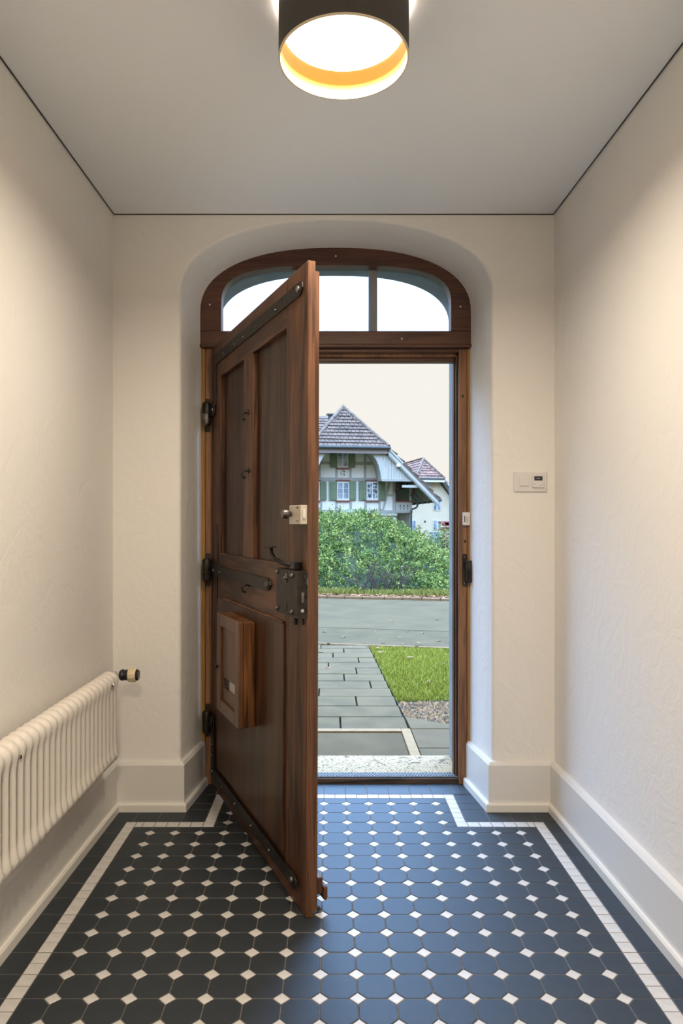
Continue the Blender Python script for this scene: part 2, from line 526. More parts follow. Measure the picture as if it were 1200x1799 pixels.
# door wall: face with arched hole + splayed reveal
NA = (-0.657, 0.717, 2.294, 2.606, 2.15)     # niche on the wall face
NF = (-0.618, 0.676, 2.278, 2.590, 2.35)     # niche at the frame
b = MB()
r = 0.016
loops = []
for off, y in ((r, ZW), (r * 0.55, ZW + r * 0.12), (r * 0.2, ZW + r * 0.42), (0, ZW + r)):
    loops.append([(x, y, z) for x, z in arch(*NA, off=off)])
for t in (0.33, 0.66, 1.0):
    q = [NA[i] + (NF[i] - NA[i]) * t for i in range(5)]
    loops.append([(x, ZW + r + (3.425 - ZW - r) * t, z) for x, z in arch(*q)])
vs, fs = [], []
n = len(loops[0])
for lp in loops: vs += lp
for i in range(len(loops) - 1):
    for k in range(n - 1):
        fs.append((i * n + k, i * n + k + 1, (i + 1) * n + k + 1, (i + 1) * n + k))
XL, XR = xl(ZW) - 0.06, xr(ZW) + 0.06
o0 = len(vs)
outer = [(XL, ZW, 0.0)] + [(XL + (XR - XL) * i / 40, ZW, CEIL + 0.04) for i in range(41)] + [(XR, ZW, 0.0)]
vs += outer
for k in range(n - 1):
    fs.append((o0 + k, o0 + k + 1, k + 1, k))
b.add(vs, fs)
w = b.build('wall_front', M['plaster'], smooth=True)
sharp(w.data, 50)
tag(w, 'cream plaster end wall with the arched door niche', 'wall', kind='structure')

T = 0.10
wl_ = MB().hexa([(xl(ZW) - T, 3.4, 0), (xl(Z_BACK) - T, Z_BACK, 0), (xl(Z_BACK), Z_BACK, 0), (xl(ZW), 3.4, 0),
                 (xl(ZW) - T, 3.4, CEIL + .04), (xl(Z_BACK) - T, Z_BACK, CEIL + .04), (xl(Z_BACK), Z_BACK, CEIL + .04), (xl(ZW), 3.4, CEIL + .04)])
# keep the inner face straight: its far end is only visible up to the door wall
tag(wl_.build('wall_left', M['plaster']), 'cream plaster side wall behind the radiator', 'wall', kind='structure')
wr_ = MB().hexa([(xr(ZW), 3.4, 0), (xr(Z_BACK), Z_BACK, 0), (xr(Z_BACK) + T, Z_BACK, 0), (xr(ZW) + T, 3.4, 0),
                 (xr(ZW), 3.4, CEIL + .04), (xr(Z_BACK), Z_BACK, CEIL + .04), (xr(Z_BACK) + T, Z_BACK, CEIL + .04), (xr(ZW) + T, 3.4, CEIL + .04)])
tag(wr_.build('wall_right', M['plaster']), 'plain white plaster side wall without radiator', 'wall', kind='structure')
tag(MB().box(-1.2, 1.3, Z_BACK - 0.1, Z_BACK, 0, CEIL + .04).build('wall_rear', M['plaster']), 'plaster wall closing the hall opposite the door', 'wall', kind='structure')
tag(MB().box(-1.2, 1.3, Z_BACK - 0.1, 3.40, CEIL, CEIL + 0.12).build('ceiling', M['ceiling']), 'smooth pale ceiling of the hall', 'ceiling', kind='structure')

def joint(name, a, b_, label):
    a, b_ = Vector(a), Vector(b_)
    t_ = (b_ - a).normalized(); n_ = Vector((t_.y, -t_.x))
    k = 0.0022
    q = [a, b_, b_ + n_ * k, a + n_ * k]
    tag(MB().prism_z([(p.x, p.y) for p in q], CEIL - 0.0035, CEIL + 0.001).build(name, M['rebate_caulk']), label, 'ceiling joint', kind='structure')
joint('trim_3', (xl(Z_BACK), Z_BACK), (xl(ZW), ZW), 'thin dark joint between ceiling and radiator wall')
joint('trim_4', (xl(ZW), ZW), (xr(ZW), ZW), 'thin dark joint between ceiling and door wall')
joint('trim_5', (xr(ZW), ZW), (xr(Z_BACK), Z_BACK), 'thin dark joint between ceiling and plain wall')

# skirting: plinth board + cover strip, each run its own object
def skirt_run(name, pts, label, miter=True):
    """pts: polyline along the wall face; room on the right-hand side of travel"""
    def offs(d):
        out = []
        m = len(pts)
        for i, p in enumerate(pts):
            p = Vector(p)
            ns = []
            if i > 0:
                t = (p - Vector(pts[i - 1])).normalized(); ns.append(Vector((t.y, -t.x)))
            if i < m - 1:
                t = (Vector(pts[i + 1]) - p).normalized(); ns.append(Vector((t.y, -t.x)))
            if len(ns) == 1:
                out.append(p + ns[0] * d)
            else:
                bis = (ns[0] + ns[1]).normalized()
                out.append(p + bis * (d / max(0.2, bis.dot(ns[0]))))
        return out
    base = thing(name, label, 'baseboard', kind='structure')
    def profile(prof, mname, material):
        vs, fs = [], []
        rows = [offs(d) for d, z in prof]
        m = len(pts)
        for (d, z), row in zip(prof, rows):
            vs += [(p.x, p.y, z) for p in row]
        for i in range(len(prof) - 1):
            for k in range(m - 1):
                fs.append((i * m + k, i * m + k + 1, (i + 1) * m + k + 1, (i + 1) * m + k))
        for k in (0, m - 1):
            fs.append(tuple(i * m + k for i in range(len(prof))))
        return MB().add(vs, fs).build(mname, material, base)
    profile([(-0.004, 0.0), (0.021, 0.0), (0.021, 0.200), (0.012, 0.213), (-0.004, 0.216)], 'plinth_board', M['base'])
    profile([(0.0205, 0.0), (0.034, 0.0), (0.034, 0.030), (0.0295, 0.0375), (0.0205, 0.0375)], 'cover_strip', M['strip'])
    return base
# left wall -> door wall left piece -> reveal left   (room on the right when travelling away)
skirt_run('baseboard_left', [(xl(Z_BACK), Z_BACK), (xl(ZW), ZW), (NA[0], ZW), (NF[0] - 0.004, 3.41)], 'cream skirting running under the radiator into the door niche')
skirt_run('baseboard_right', [(NF[1] + 0.004, 3.41), (NA[1], ZW), (xr(ZW), ZW), (xr(Z_BACK), Z_BACK)], 'white skirting along the plain wall and under the switch')

# ------------------------------------------------------------------ the tiled floor
floor = MB().box(-1.2, 1.3, Z_BACK - 0.1, 3.425, -0.06, -0.0012).build('floor', M['grout'])
tag(floor, 'floor of black octagonal tiles with small white diamond insets', 'floor', kind='structure')
S, X0, Z0 = 0.101, -0.0258, 3.1796
GAP = 0.0015
CH = 0.235 * S
SR_I, SR_O = 0.860, 0.905
SL_I, SL_O = -0.814, -0.859
RR_I, RR_O = 0.532, 0.577
RL_I, RL_O = -0.483, -0.528
ZM_N, ZM_F = 2.934, 2.982
ZR_N, ZR_F = 3.244, 3.289
Z_END = 3.425
Z_SPLIT = 1.62

def clip(poly, a, bb, c):     # keep a*x+b*y<=c
    out = []
    for i in range(len(poly)):
        p, q = poly[i], poly[(i + 1) % len(poly)]
        dp, dq = a * p[0] + bb * p[1] - c, a * q[0] + bb * q[1] - c
        if dp <= 0: out.append(p)
        if (dp < 0 < dq) or (dq < 0 < dp):
            t = dp / (dp - dq)
            out.append((p[0] + (q[0] - p[0]) * t, p[1] + (q[1] - p[1]) * t))
    return out
def clip_rect(poly, x0, x1, y0, y1):
    for a, bb, c in ((-1, 0, -x0), (1, 0, x1), (0, -1, -y0), (0, 1, y1)):
        if len(poly) >= 3:
            poly = clip(poly, a, bb, c)
    return poly
def area(poly):
    return 0.5 * sum(poly[i][0] * poly[(i + 1) % len(poly)][1] - poly[(i + 1) % len(poly)][0] * poly[i][1] for i in range(len(poly)))
def inset(poly, d):
    n = len(poly)
    out = []
    for i in range(n):
        p0, p1, p2 = (Vector(poly[(i + k) % n]) for k in (-1, 0, 1))
        t1, t2 = (p1 - p0).normalized(), (p2 - p1).normalized()
        n1, n2 = Vector((-t1.y, t1.x)), Vector((-t2.y, t2.x))
        bis = n1 + n2
        if bis.length < 1e-6:
            out.append(tuple(p1)); continue
        bis.normalize()
        out.append(tuple(p1 + bis * (d / max(0.3, bis.dot(n1)))))
    return out
def dedupe(poly):
    out = []
    for p in poly:
        if not out or (Vector(p) - Vector(out[-1])).length > 1e-4:
            out.append(p)
    if len(out) > 1 and (Vector(out[0]) - Vector(out[-1])).length < 1e-4:
        out.pop()
    return out
def tile_geo(poly):
    p1 = inset(poly, GAP)
    p2 = inset(poly, GAP + 0.0011)
    n = len(poly)
    vs = [(x, y, -0.007) for x, y in p1] + [(x, y, -0.0009) for x, y in p1] + [(x, y, 0.0) for x, y in p2]
    fs = [tuple(range(2 * n, 3 * n))]
    for a in (0, n):
        fs += [(a + i, a + (i + 1) % n, a + n + (i + 1) % n, a + n + i) for i in range(n)]
    return vs, fs

stuff = {'dark': MB(), 'white': MB()}
cache = {}
def lay(poly, name, key):
    poly = dedupe(poly)
    if len(poly) < 3 or abs(area(poly)) < 6e-5:
        return
    if area(poly) < 0: poly = poly[::-1]
    cx = sum(p[0] for p in poly) / len(poly)
    cy = sum(p[1] for p in poly) / len(poly)
    loc = [(x - cx, y - cy) for x, y in poly]
    vs, fs = tile_geo(loc)
    if cy < Z_SPLIT:
        stuff[key].add([(x + cx, y + cy, z) for x, y, z in vs], fs)
        return
    sig = (key,) + tuple(sorted((round(x, 4), round(y, 4)) for x, y in loc))
    if sig not in cache:
        me = bpy.data.meshes.new(name)
        me.from_pydata(vs, [], fs)
        me.materials.append(M['tile_' + key])
        cache[sig] = me
    lift = rnd.uniform(-0.0003, 0.0003)
    inst(cache[sig], name, floor, (cx, cy, lift), (rnd.uniform(-.0022, .0022), rnd.uniform(-.0022, .0022), 0))

def in_field(poly):
    """clip to the T-shaped field"""
    ys = [p[1] for p in poly]
    xs = [p[0] for p in poly]
    if min(ys) >= ZM_N - 0.02 or (max(ys) > ZM_N and min(xs) > RL_I - 0.001 and max(xs) < RR_I + 0.001):
        return clip_rect(poly, RL_I, RR_I, -9, ZR_N)
    if max(ys) > ZM_N:
        cxm = (min(xs) + max(xs)) / 2
        if RL_I < cxm < RR_I:
            return clip_rect(poly, RL_I - .03, RR_I + .03, -9, ZR_N) if min(xs) > RL_I and max(xs) < RR_I else clip_rect(poly, SL_I, SR_I, -9, ZM_N)
        return clip_rect(poly, SL_I, SR_I, -9, ZM_N)
    return clip_rect(poly, SL_I, SR_I, -9, ZM_N)

i0, i1 = -9, 9
jmax = int((Z0 - Z_BACK) / S)
for j in range(-1, jmax):
    for i in range(i0, i1 + 1):
        # dot at lattice point
        x, z = X0 + i * S, Z0 - j * S
        d = [(x - CH, z), (x, z - CH), (x + CH, z), (x, z + CH)]
        inside = (SL_I + .03 < x < SR_I - .03 and z < ZM_N - .02) or (RL_I + .02 < x < RR_I - .02 and z < ZR_N - 0.02)
        if inside:
            lay(d, 'diamond_tile', 'white')
for j in range(-1, jmax):
    for i in range(i0, i1):
        x0, z1 = X0 + i * S, Z0 - j * S
        x1, z0 = x0 + S, z1 - S
        def dot(x, z):
            return (SL_I + .03 < x < SR_I - .03 and z < ZM_N - .02) or (RL_I + .02 < x < RR_I - .02 and z < ZR_N - 0.02)
        p = []
        for (x, z, sx, sz) in ((x0, z0, 1, 1), (x1, z0, -1, 1), (x1, z1, -1, -1), (x0, z1, 1, -1)):
            if dot(x, z):
                if sx * sz > 0: p += [(x, z + sz * CH), (x + sx * CH, z)]
                else: p += [(x + sx * CH, z), (x, z + sz * CH)]
            else:
                p.append((x, z))
        # widen the outermost cells so that no sliver tiles remain at the strips
        q = in_field(p)
        if len(q) >= 3:
            w_ = max(a[0] for a in q) - min(a[0] for a in q)
            if w_ < 0.012: continue
            lay(q, 'octagonal_tile', 'dark')
        if z0 < ZM_N < z1 and max(a[1] for a in q or [(0, 0)]) < ZM_N + 1e-4:
            q2 = clip_rect(p, RL_I, RR_I, ZM_N, ZR_N)
            if len(q2) >= 3: lay(q2, 'octagonal_tile', 'dark')

def strip(x0, x1, y0, y1, along):
    """white border tiles, two to a lattice step"""
    h = S / 2
    if along == 'y':
        k0 = math.floor((y0 - Z0) / h)
        y = Z0 + k0 * h
        while y < y1:
            q = clip_rect([(x0, y), (x1, y), (x1, y + h), (x0, y + h)], x0, x1, y0, y1)
            if len(q) >= 3: lay(q, 'border_tile', 'white')
            y += h
    else:
        k0 = math.floor((x0 - X0) / h)
        x = X0 + k0 * h
        while x < x1:
            q = clip_rect([(x, y0), (x + h, y0), (x + h, y1), (x, y1)], x0, x1, y0, y1)
            if len(q) >= 3: lay(q, 'border_tile', 'white')
            x += h
strip(SR_I, SR_O, Z_BACK, ZM_F, 'y')
strip(SL_O, SL_I, Z_BACK, ZM_F, 'y')
strip(RR_I, SR_I, ZM_N, ZM_F, 'x')
strip(SL_I, RL_I, ZM_N, ZM_F, 'x')
strip(RR_I, RR_O, ZM_F, ZR_F, 'y')
strip(RL_O, RL_I, ZM_F, ZR_F, 'y')
strip(RL_I, RR_I, ZR_N, ZR_F, 'x')

def border(x0, x1, y0, y1, along):
    if along == 'y':
        y = Z0 + math.floor((y0 - Z0) / S) * S
        while y < y1:
            q = clip_rect([(x0, y), (x1, y), (x1, y + S), (x0, y + S)], x0, x1, y0, y1)
            if len(q) >= 3: lay(q, 'edge_tile', 'dark')
            y += S
    else:
        x = X0 + math.floor((x0 - X0) / S) * S
        while x < x1:
            q = clip_rect([(x, y0), (x + S, y0), (x + S, y1), (x, y1)], x0, x1, y0, y1)
            if len(q) >= 3: lay(q, 'edge_tile', 'dark')
            x += S
border(SR_O, 1.06, Z_BACK, ZM_F, 'y')
border(-1.01, SL_O, Z_BACK, ZM_F, 'y')
border(RR_O, 1.0, ZM_F, 3.112, 'x')
border(-0.97, RL_O, ZM_F, 3.112, 'x')
border(RR_O, 0.70, 3.112, ZR_F, 'y')
border(-0.64, RL_O, 3.112, ZR_F, 'y')
border(-0.64, 0.70, ZR_F, Z_END, 'x')
for k in stuff:
    o = stuff[k].build('floor_tiles_near' if k == 'dark' else 'inset_tiles_near', M['tile_' + k], floor)
    o['kind'] = 'stuff'

# ------------------------------------------------------------------ ceiling lamps
def ceiling_lamp(x, y, label, watt):
    R, ZT, ZBm = 0.170, CEIL - 0.022, CEIL - 0.160
    t = thing('ceiling_lamp', label, 'lamp', (x, y, 0), group=None)
    MB().lathe([(R, ZBm), (R, ZT), (R - 0.0025, ZT), (R - 0.0025, ZBm), (R, ZBm)], seg=72, cap=False).build('shade', M['shade_out'], t, autosmooth=True)
    MB().lathe([(R - 0.0027, ZBm), (R - 0.0027, ZT - 0.002), (R - 0.0042, ZT - 0.002), (R - 0.0042, ZBm), (R - 0.0027, ZBm)], seg=72, cap=False).build('shade_lining', M['shade_in'], t, autosmooth=True)
    MB().lathe([(R - 0.0046, ZBm - 0.0012), (R + 0.0004, ZBm - 0.0012), (R + 0.0004, ZBm + 0.0018), (R - 0.0046, ZBm + 0.0018), (R - 0.0046, ZBm - 0.0012)], seg=72, cap=False).build('shade_rim', M['rim'], t)
    zd = ZBm + 0.072
    prof = [(0.0, zd - 0.028)] + [(0.150 * math.sin(a), zd - 0.028 * math.cos(a)) for a in np.linspace(0.15, PI / 2, 10)] + [(0.158, zd), (0.158, zd + 0.008), (0.10, zd + 0.010), (0.10, CEIL - 0.012)]
    MB().lathe(prof, seg=72).build('diffuser', M['diffuser'], t, smooth=True)
    MB().lathe([(0.0, CEIL - 0.012), (0.09, CEIL - 0.012), (0.09, CEIL), (0.0, CEIL)], seg=40).build('ceiling_plate', M['white_plastic'], t)
    L = bpy.data.lights.new('ceiling_lamp_light', 'AREA')
    L.shape = 'DISK'
    L.size = 0.24
    L.energy = watt
    L.color = LAMP_COL
    L.spread = math.radians(180)
    lo = bpy.data.objects.new('lamp_light', L)
    COL.objects.link(lo)
    lo.parent = t
    lo.location = (0, 0, zd - 0.034)
    # light escaping through the gap above the drum
    U = bpy.data.lights.new('ceiling_lamp_uplight', 'AREA')
    U.shape = 'DISK'
    U.size = 0.26
    U.energy = watt * 0.10
    U.color = LAMP_COL
    uo = bpy.data.objects.new('lamp_uplight', U)
    COL.objects.link(uo)
    uo.parent = t
    uo.location = (0, 0, zd + 0.014)
    uo.rotation_euler = (PI, 0, 0)
    return t
ceiling_lamp(0.037, 1.845, 'black drum ceiling lamp with gold lining, hanging before the door', LAMP_W)
ceiling_lamp(0.037, -0.75, 'second black drum ceiling lamp further back in the hall', LAMP_W * 1.9)

# ------------------------------------------------------------------ transom window over the door
TZ = 3.392
win = thing('window_1', 'arched oak transom window of three panes above the door', 'window', (0, 0, 0), kind='structure')
FO = (-0.622, 0.680, 2.278, 2.597, 2.4)       # frame outline
FI = (-0.522, 0.586, 2.305, 2.508, 3.2)       # glass opening
Z_RAIL0, Z_RAIL1 = 2.112, 2.192
po = [(x, max(z, Z_RAIL0)) for x, z in arch(*FO, off=0.006, zb=Z_RAIL0)]
pi_ = [(x, max(z, Z_RAIL1)) for x, z in arch(*FI, zb=Z_RAIL1)]
def ring(y0, y1, A, B, name, material, parent, bev=0.003):
    n = len(A)
    vs = [(x, y0, z) for x, z in A] + [(x, y0, z) for x, z in B] + [(x, y1, z) for x, z in A] + [(x, y1, z) for x, z in B]
    fs = []
    for k in range(n - 1):
        fs += [(k, k + 1, n + k + 1, n + k), (2 * n + k, 3 * n + k, 3 * n + k + 1, 2 * n + k + 1),
               (k, 2 * n + k, 2 * n + k + 1, k + 1), (n + k, n + k + 1, 3 * n + k + 1, 3 * n + k)]
    for k in (0, n - 1):
        fs.append((k, n + k, 3 * n + k, 2 * n + k))
    o = MB().add(vs, fs).build(name, material, parent, bevel=bev, autosmooth=True)
    return o
# feet of the ring stop on the rail
pi_[0] = (pi_[0][0], Z_RAIL1)
po2 = list(po); po2[0] = (po[0][0], Z_RAIL1); po2[-1] = (po[-1][0], Z_RAIL1)
ring(TZ, TZ + 0.075, po2, pi_, 'frame', M['frame'], win)
MB().box(FO[0] - 0.006, FO[1] + 0.006, TZ, TZ + 0.075, Z_RAIL0 + 0.014, Z_RAIL1 - 0.0004).build('bottom_rail', M['frame'], win, bevel=0.003)
MB().box(FO[0] - 0.006, FO[1] + 0.006, TZ - 0.010, TZ + 0.075, Z_RAIL0, Z_RAIL0 + 0.0136).build('rail_lip', M['frame'], win, bevel=0.004)
for x in (-0.160, 0.213):
    MB().box(x - 0.021, x + 0.021, TZ + 0.060, TZ + 0.100, Z_RAIL1, 2.52).build('mullion', M['mullion'], win, bevel=0.004)
for xa, xb in ((-0.535, -0.182), (-0.138, 0.191), (0.235, 0.600)):
    MB().box(xa, xb, TZ + 0.048, TZ + 0.053, Z_RAIL1 - 0.0002, 2.52).build('pane', M['glass'], win)
for x, y in ((590, 450), (368.5, 535), (809, 538.5), (706, 595)):
    p = px(x, y, TZ)
    MB().lathe([(0.0, -0.003), (0.004, -0.002), (0.0048, 0.001)], (p.x, p.y, p.z), 'y', 10).build('screw_cap', M['white_plastic'], win)

# ------------------------------------------------------------------ door casing
cas = thing('trim_1', 'oak door casing with raw laths, iron keeper and worn sill', 'door frame', kind='structure')
JZ = 3.412
ZH = Z_RAIL0 - 0.0005
MB().box(-0.602, -0.540, JZ, JZ + 0.075, 0.0, ZH).build('jamb', M['jamb'], cas, bevel=0.003)
MB().box(-0.632, -0.6025, JZ - 0.006, JZ + 0.06, 0.0, ZH).build('lath', M['lath'], cas, bevel=0.002)
MB().box(0.627, 0.6665, JZ, JZ + 0.075, 0.0, ZH).build('jamb', M['jamb'], cas, bevel=0.003)
MB().box(0.667, 0.692, JZ - 0.004, JZ + 0.06, 0.0, ZH).build('lath', M['lath'], cas, bevel=0.002)
# dark stepped rebates behind the jambs and head
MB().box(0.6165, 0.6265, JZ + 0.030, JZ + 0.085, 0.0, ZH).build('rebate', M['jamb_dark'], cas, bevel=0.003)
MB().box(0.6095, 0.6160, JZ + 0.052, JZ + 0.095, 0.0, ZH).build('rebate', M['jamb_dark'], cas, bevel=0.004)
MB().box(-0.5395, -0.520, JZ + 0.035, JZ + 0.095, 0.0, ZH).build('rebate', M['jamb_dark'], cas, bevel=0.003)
zh1 = px(600, 617, JZ).z
MB().box(-0.540, 0.627, JZ, JZ + 0.03, zh1 - 0.004, ZH).build('head', M['frame'], cas, bevel=0.003)
MB().box(-0.540, 0.627, JZ + 0.030, JZ + 0.052, zh1 - 0.020, ZH).build('head', M['jamb'], cas, bevel=0.005)
MB().box(-0.520, 0.6160, JZ + 0.052, JZ + 0.095, zh1 - 0.040, ZH).build('head', M['frame'], cas, bevel=0.005)
# sill
MB().box(-0.60, 0.664, 3.424, 3.47, -0.05, 0.027).build('sill', M['sill'], cas, bevel=0.006)
MB().box(-0.54, 0.628, 3.432, 3.492, 0.0275, 0.0325).build('sill_plate', M['alu'], cas, bevel=0.002)
vs_dots = MB()
for i in range(78):
    for j in range(3):
        vs_dots.lathe([(0.0042, 0.0326), (0.0030, 0.0342), (0, 0.0344)], (-0.528 + i * 0.0148 + (j % 2) * 0.0074, 3.443 + j * 0.017, 0), 'z', 6)
o = vs_dots.build('sill_studs', M['iron'], cas)
o['kind'] = 'stuff'
# iron keeper on the lock side
kz0, kz1 = px(812, 1030, JZ).z, px(812, 973, JZ).z
kp = MB().prism_y([(0.642, kz0 + .01), (0.648, kz0), (0.660, kz0), (0.666, kz0 + .01), (0.666, kz1 - .01), (0.660, kz1), (0.648, kz1), (0.642, kz1 - .01)], JZ - 0.004, JZ).build('keeper', M['iron'], cas, bevel=0.001)
zb0, zb1 = px(820, 1023, JZ - .03).z, px(820, 985, JZ - .03).z
MB().box(0.655, 0.664, JZ - 0.034, JZ - 0.004, zb0, zb1).box(0.6635, 0.684, JZ - 0.034, JZ - 0.028, zb0, zb1).box(0.6635, 0.684, JZ - 0.0335, JZ - 0.0045, zb1 - 0.008, zb1 - 0.0002).build('keeper_bracket', M['iron'], kp, bevel=0.002)
for zz in (kz0 + .012, kz1 - .014):
    MB().lathe([(0.0, -0.0035), (0.004, -0.002), (0.0052, 0.0)], (0.654, JZ - 0.004, zz), 'y', 10).build('screw', M['iron_bright'], kp)
for x, y in ((813, 696), (817, 951), (816, 1125)):
    p = px(x, y, JZ)
    MB().lathe([(0.0, -0.0015), (0.006, -0.001), (0.007, 0.001)], (p.x, p.y, p.z), 'y', 10).build('nail_head', M['iron'] if y < 1000 else M['iron_bright'], cas)
# hinge leaves and pintles on the left jamb
HX, HYY = -0.588, 3.372
for zc in (1.792, 1.045, 0.318):
    hp_ = MB().box(-0.600, -0.577, JZ - 0.004, JZ - 0.0002, zc - 0.085, zc + 0.075).build('hinge_leaf', M['iron'], cas, bevel=0.001)
    MB().lathe([(0.0, -0.062), (0.010, -0.060), (0.019, -0.052), (0.0205, -0.045), (0.0205, -0.003)], (HX, HYY, zc), 'z', 20).box(HX - 0.006, HX + 0.006, HYY + 0.012, JZ - 0.003, zc - 0.048, zc - 0.006).build('pintle', M['iron_bright'] if zc > 1.5 else M['iron'], hp_, autosmooth=True)

# window/door contact sensor on the casing
sp = px(812, 923, JZ); sq = px(825, 900, JZ)
sn = thing('door_sensor', 'small white door sensor stuck on the oak jamb above the keeper', 'sensor', ((sp.x + sq.x) / 2, JZ, sp.z))
sw, sh = (sq.x - sp.x) / 2, sq.z - sp.z
MB().box(-sw, sw, -0.016, 0, 0, sh).build('case', M['white_plastic'], sn, bevel=0.003)
MB().box(-sw * 0.62, -sw * 0.40, -0.0166, -0.0158, sh * .25, sh * .72).build('slot', M['h_black'], sn)
MB().box(-sw * 0.28, sw * 0.55, -0.0166, -0.0158, sh * .2, sh * .66).build('button', M['nickel'], sn)

# light switch + thermostat on the door wall
a, c = px(902, 864, ZW), px(960, 829, ZW)
swp = thing('switch_plate', 'white wall plate with rocker switch and small room thermostat', 'light switch', ((a.x + c.x) / 2, ZW, a.z))
W2, H2 = (c.x - a.x) / 2, c.z - a.z
MB().box(-W2, W2, -0.008, 0, 0, H2).build('plate', M['white_plastic'], swp, bevel=0.003)
def sub(xa, ya, xb, yb, d0, d1, name, m, parent=swp, bev=0.001):
    A, B = px(xa, yb, ZW), px(xb, ya, ZW)
    ox, oz = swp.location.x, swp.location.z
    return MB().box(A.x - ox, B.x - ox, -d1, -d0, A.z - oz, B.z - oz).build(name, m, parent, bevel=bev)
sub(912, 838, 928, 854, 0.0078, 0.0125, 'rocker', M['white_plastic'], bev=0.0015)
th = sub(934, 835, 954.5, 857, 0.0078, 0.0145, 'thermostat', M['white_plastic'], bev=0.002)
sub(937, 837, 951.5, 844.5, 0.0143, 0.0152, 'display', M['screen'], th, 0)
sub(941, 840.2, 947.5, 841.4, 0.0151, 0.0155, 'display_digits', M['grey_mark'], th, 0)
sub(936, 850.5, 938.5, 851.5, 0.0143, 0.0150, 'mark', M['grey_mark'], th, 0)
sub(947.5, 852.7, 949.2, 854, 0.0143, 0.0150, 'mark', M['grey_mark'], th, 0)
sub(950.5, 850.5, 953, 851.5, 0.0143, 0.0150, 'mark', M['grey_mark'], th, 0)

# ------------------------------------------------------------------ the door leaf
# local x along the leaf from the hinge, local y into the leaf (towards outside), z up
DW, DH = 1.225, 2.093
door = thing('door_1', 'heavy dark oak panelled door standing open with wrought iron straps', 'door',
             (-0.561, 3.370, 0.012), (0, 0.0095, -math.radians(66.66)), kind='structure')
T1, T2 = 0.026, 0.044       # rebated leaf
U0 = -0.030
def db(x0, x1, z0, z1, y0, y1, name, m, parent=door, bev=0.003):
    return MB().box(x0, x1, y0, y1, z0, z1).build(name, m, parent, bevel=bev)
PZ0, PZ1 = 1.118, 1.928
LPZ1 = 0.913
db(U0, 0.1345, 0.0, DH, 0, T1, 'hinge_stile', M['door'])
db(1.026, DW, 0.0, DH, 0, T1, 'lock_stile', M['door'])
db(0.1350, 1.0255, PZ1, DH, 0, T1, 'top_rail', M['door_h'])
db(0.1350, 1.0255, LPZ1 + 0.006, PZ0, 0, T1, 'lock_rail', M['door_h'])
db(0.1350, 1.0255, 0.0, 0.120, 0.001, T1, 'bottom_rail', M['door_h'])
db(0.510, 0.640, PZ0 + .0005, PZ1 - .0005, 0, T1, 'muntin', M['door'])
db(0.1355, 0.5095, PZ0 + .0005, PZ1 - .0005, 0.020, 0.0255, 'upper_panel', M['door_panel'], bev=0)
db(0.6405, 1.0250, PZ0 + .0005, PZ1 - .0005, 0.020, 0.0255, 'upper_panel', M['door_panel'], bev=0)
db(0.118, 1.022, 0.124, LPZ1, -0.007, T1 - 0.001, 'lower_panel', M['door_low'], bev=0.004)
db(0.138, 1.020, LPZ1 + 0.0002, LPZ1 + 0.010, -0.010, 0.004, 'panel_bead', M['door_edge'], bev=0.003)
# outer layer of the rebated leaf
db(U0 + 0.014, DW - 0.010, 0.010, DH - 0.028, T1 + 0.0003, T2, 'outer_boarding', M['door_edge'], bev=0.002)
db(DW - 0.0002, DW + 0.0012, 0.002, DH - 0.002, 0.0012, T1 - 0.0015, 'edge_lipping', M['door_edge'], bev=0)
# weather bar and roller at the foot of the outer face
db(0.06, DW - 0.012, 0.06, 0.115, T2 + .0002, T2 + 0.020, 'weather_bar', M['door_edge'], bev=0.004)
db(0.05, DW - 0.006, 0.040, 0.085, T2 + .0206, T2 + 0.036, 'weather_bar', M['door_edge'], bev=0.006)
MB().lathe([(0.0, -0.008), (0.007, -0.007), (0.009, 0.0), (0.007, 0.007), (0, 0.008)], (DW - 0.02, T2 + 0.012, 0.008), 'x', 12).box(DW - 0.024, DW - 0.016, T1 + .004, T2 + .010, 0.010, 0.018).build('foot_roller', M['iron_bright'], door, smooth=False)

# straps
ST = 0.005
def strap_bolt(x, z, y, parent, r=0.009):
    return MB().lathe([(0.0, -0.008), (r * .6, -0.0075), (r, -0.003), (r * 1.05, 0.0005)], (x, y, z), 'y', 12).build('bolt', M['iron_bright'], parent, smooth=True)
zt = 2.022
s1 = MB().prism_y([(0.020, zt - 0.205), (0.066, zt - 0.215), (0.068, zt - 0.026), (1.165, zt - 0.024), (1.188, zt - 0.004), (1.182, zt + 0.014), (1.165, zt + 0.022), (0.020, zt + 0.024)], -ST, -0.0003).build('corner_strap', M['iron'], door, bevel=0.0012)
MB().prism_y([(-0.024, zt - 0.205), (0.060, zt - 0.205), (0.060, zt - 0.255), (0.052, zt - 0.262), (-0.024, zt - 0.262)], -ST - 0.006, -ST - 0.0003).build('hinge_plate', M['iron'], s1, bevel=0.001)
strap_bolt(1.150, zt, -ST, s1, 0.011)
strap_bolt(0.040, zt - 0.235, -ST - 0.006, s1, 0.008)
for x in (0.22, 0.40, 0.53, 0.70, 0.93):
    strap_bolt(x, zt - 0.008, -ST, s1, 0.004)
zm = 1.034
s2 = MB().prism_y([(-0.026, zm - 0.023), (0.845, zm - 0.022), (0.868, zm - 0.012), (0.880, zm), (0.868, zm + 0.014), (0.845, zm + 0.022), (-0.026, zm + 0.025)], -ST - 0.003, -ST + 0.0045).build('middle_strap', M['iron'], door, bevel=0.0012)
strap_bolt(0.848, zm, -ST - 0.003, s2, 0.013)
strap_bolt(0.050, zm, -ST - 0.003, s2, 0.008)
strap_bolt(0.17, zm - 0.002, -ST - 0.003, s2, 0.005)
zz = np.linspace(zm - 0.155, zm + 0.215, 15)
wv = [0.010 * math.sin((z_ - zm) * 26) * (abs(z_ - zm) / 0.2) + 0.090 for z_ in zz]
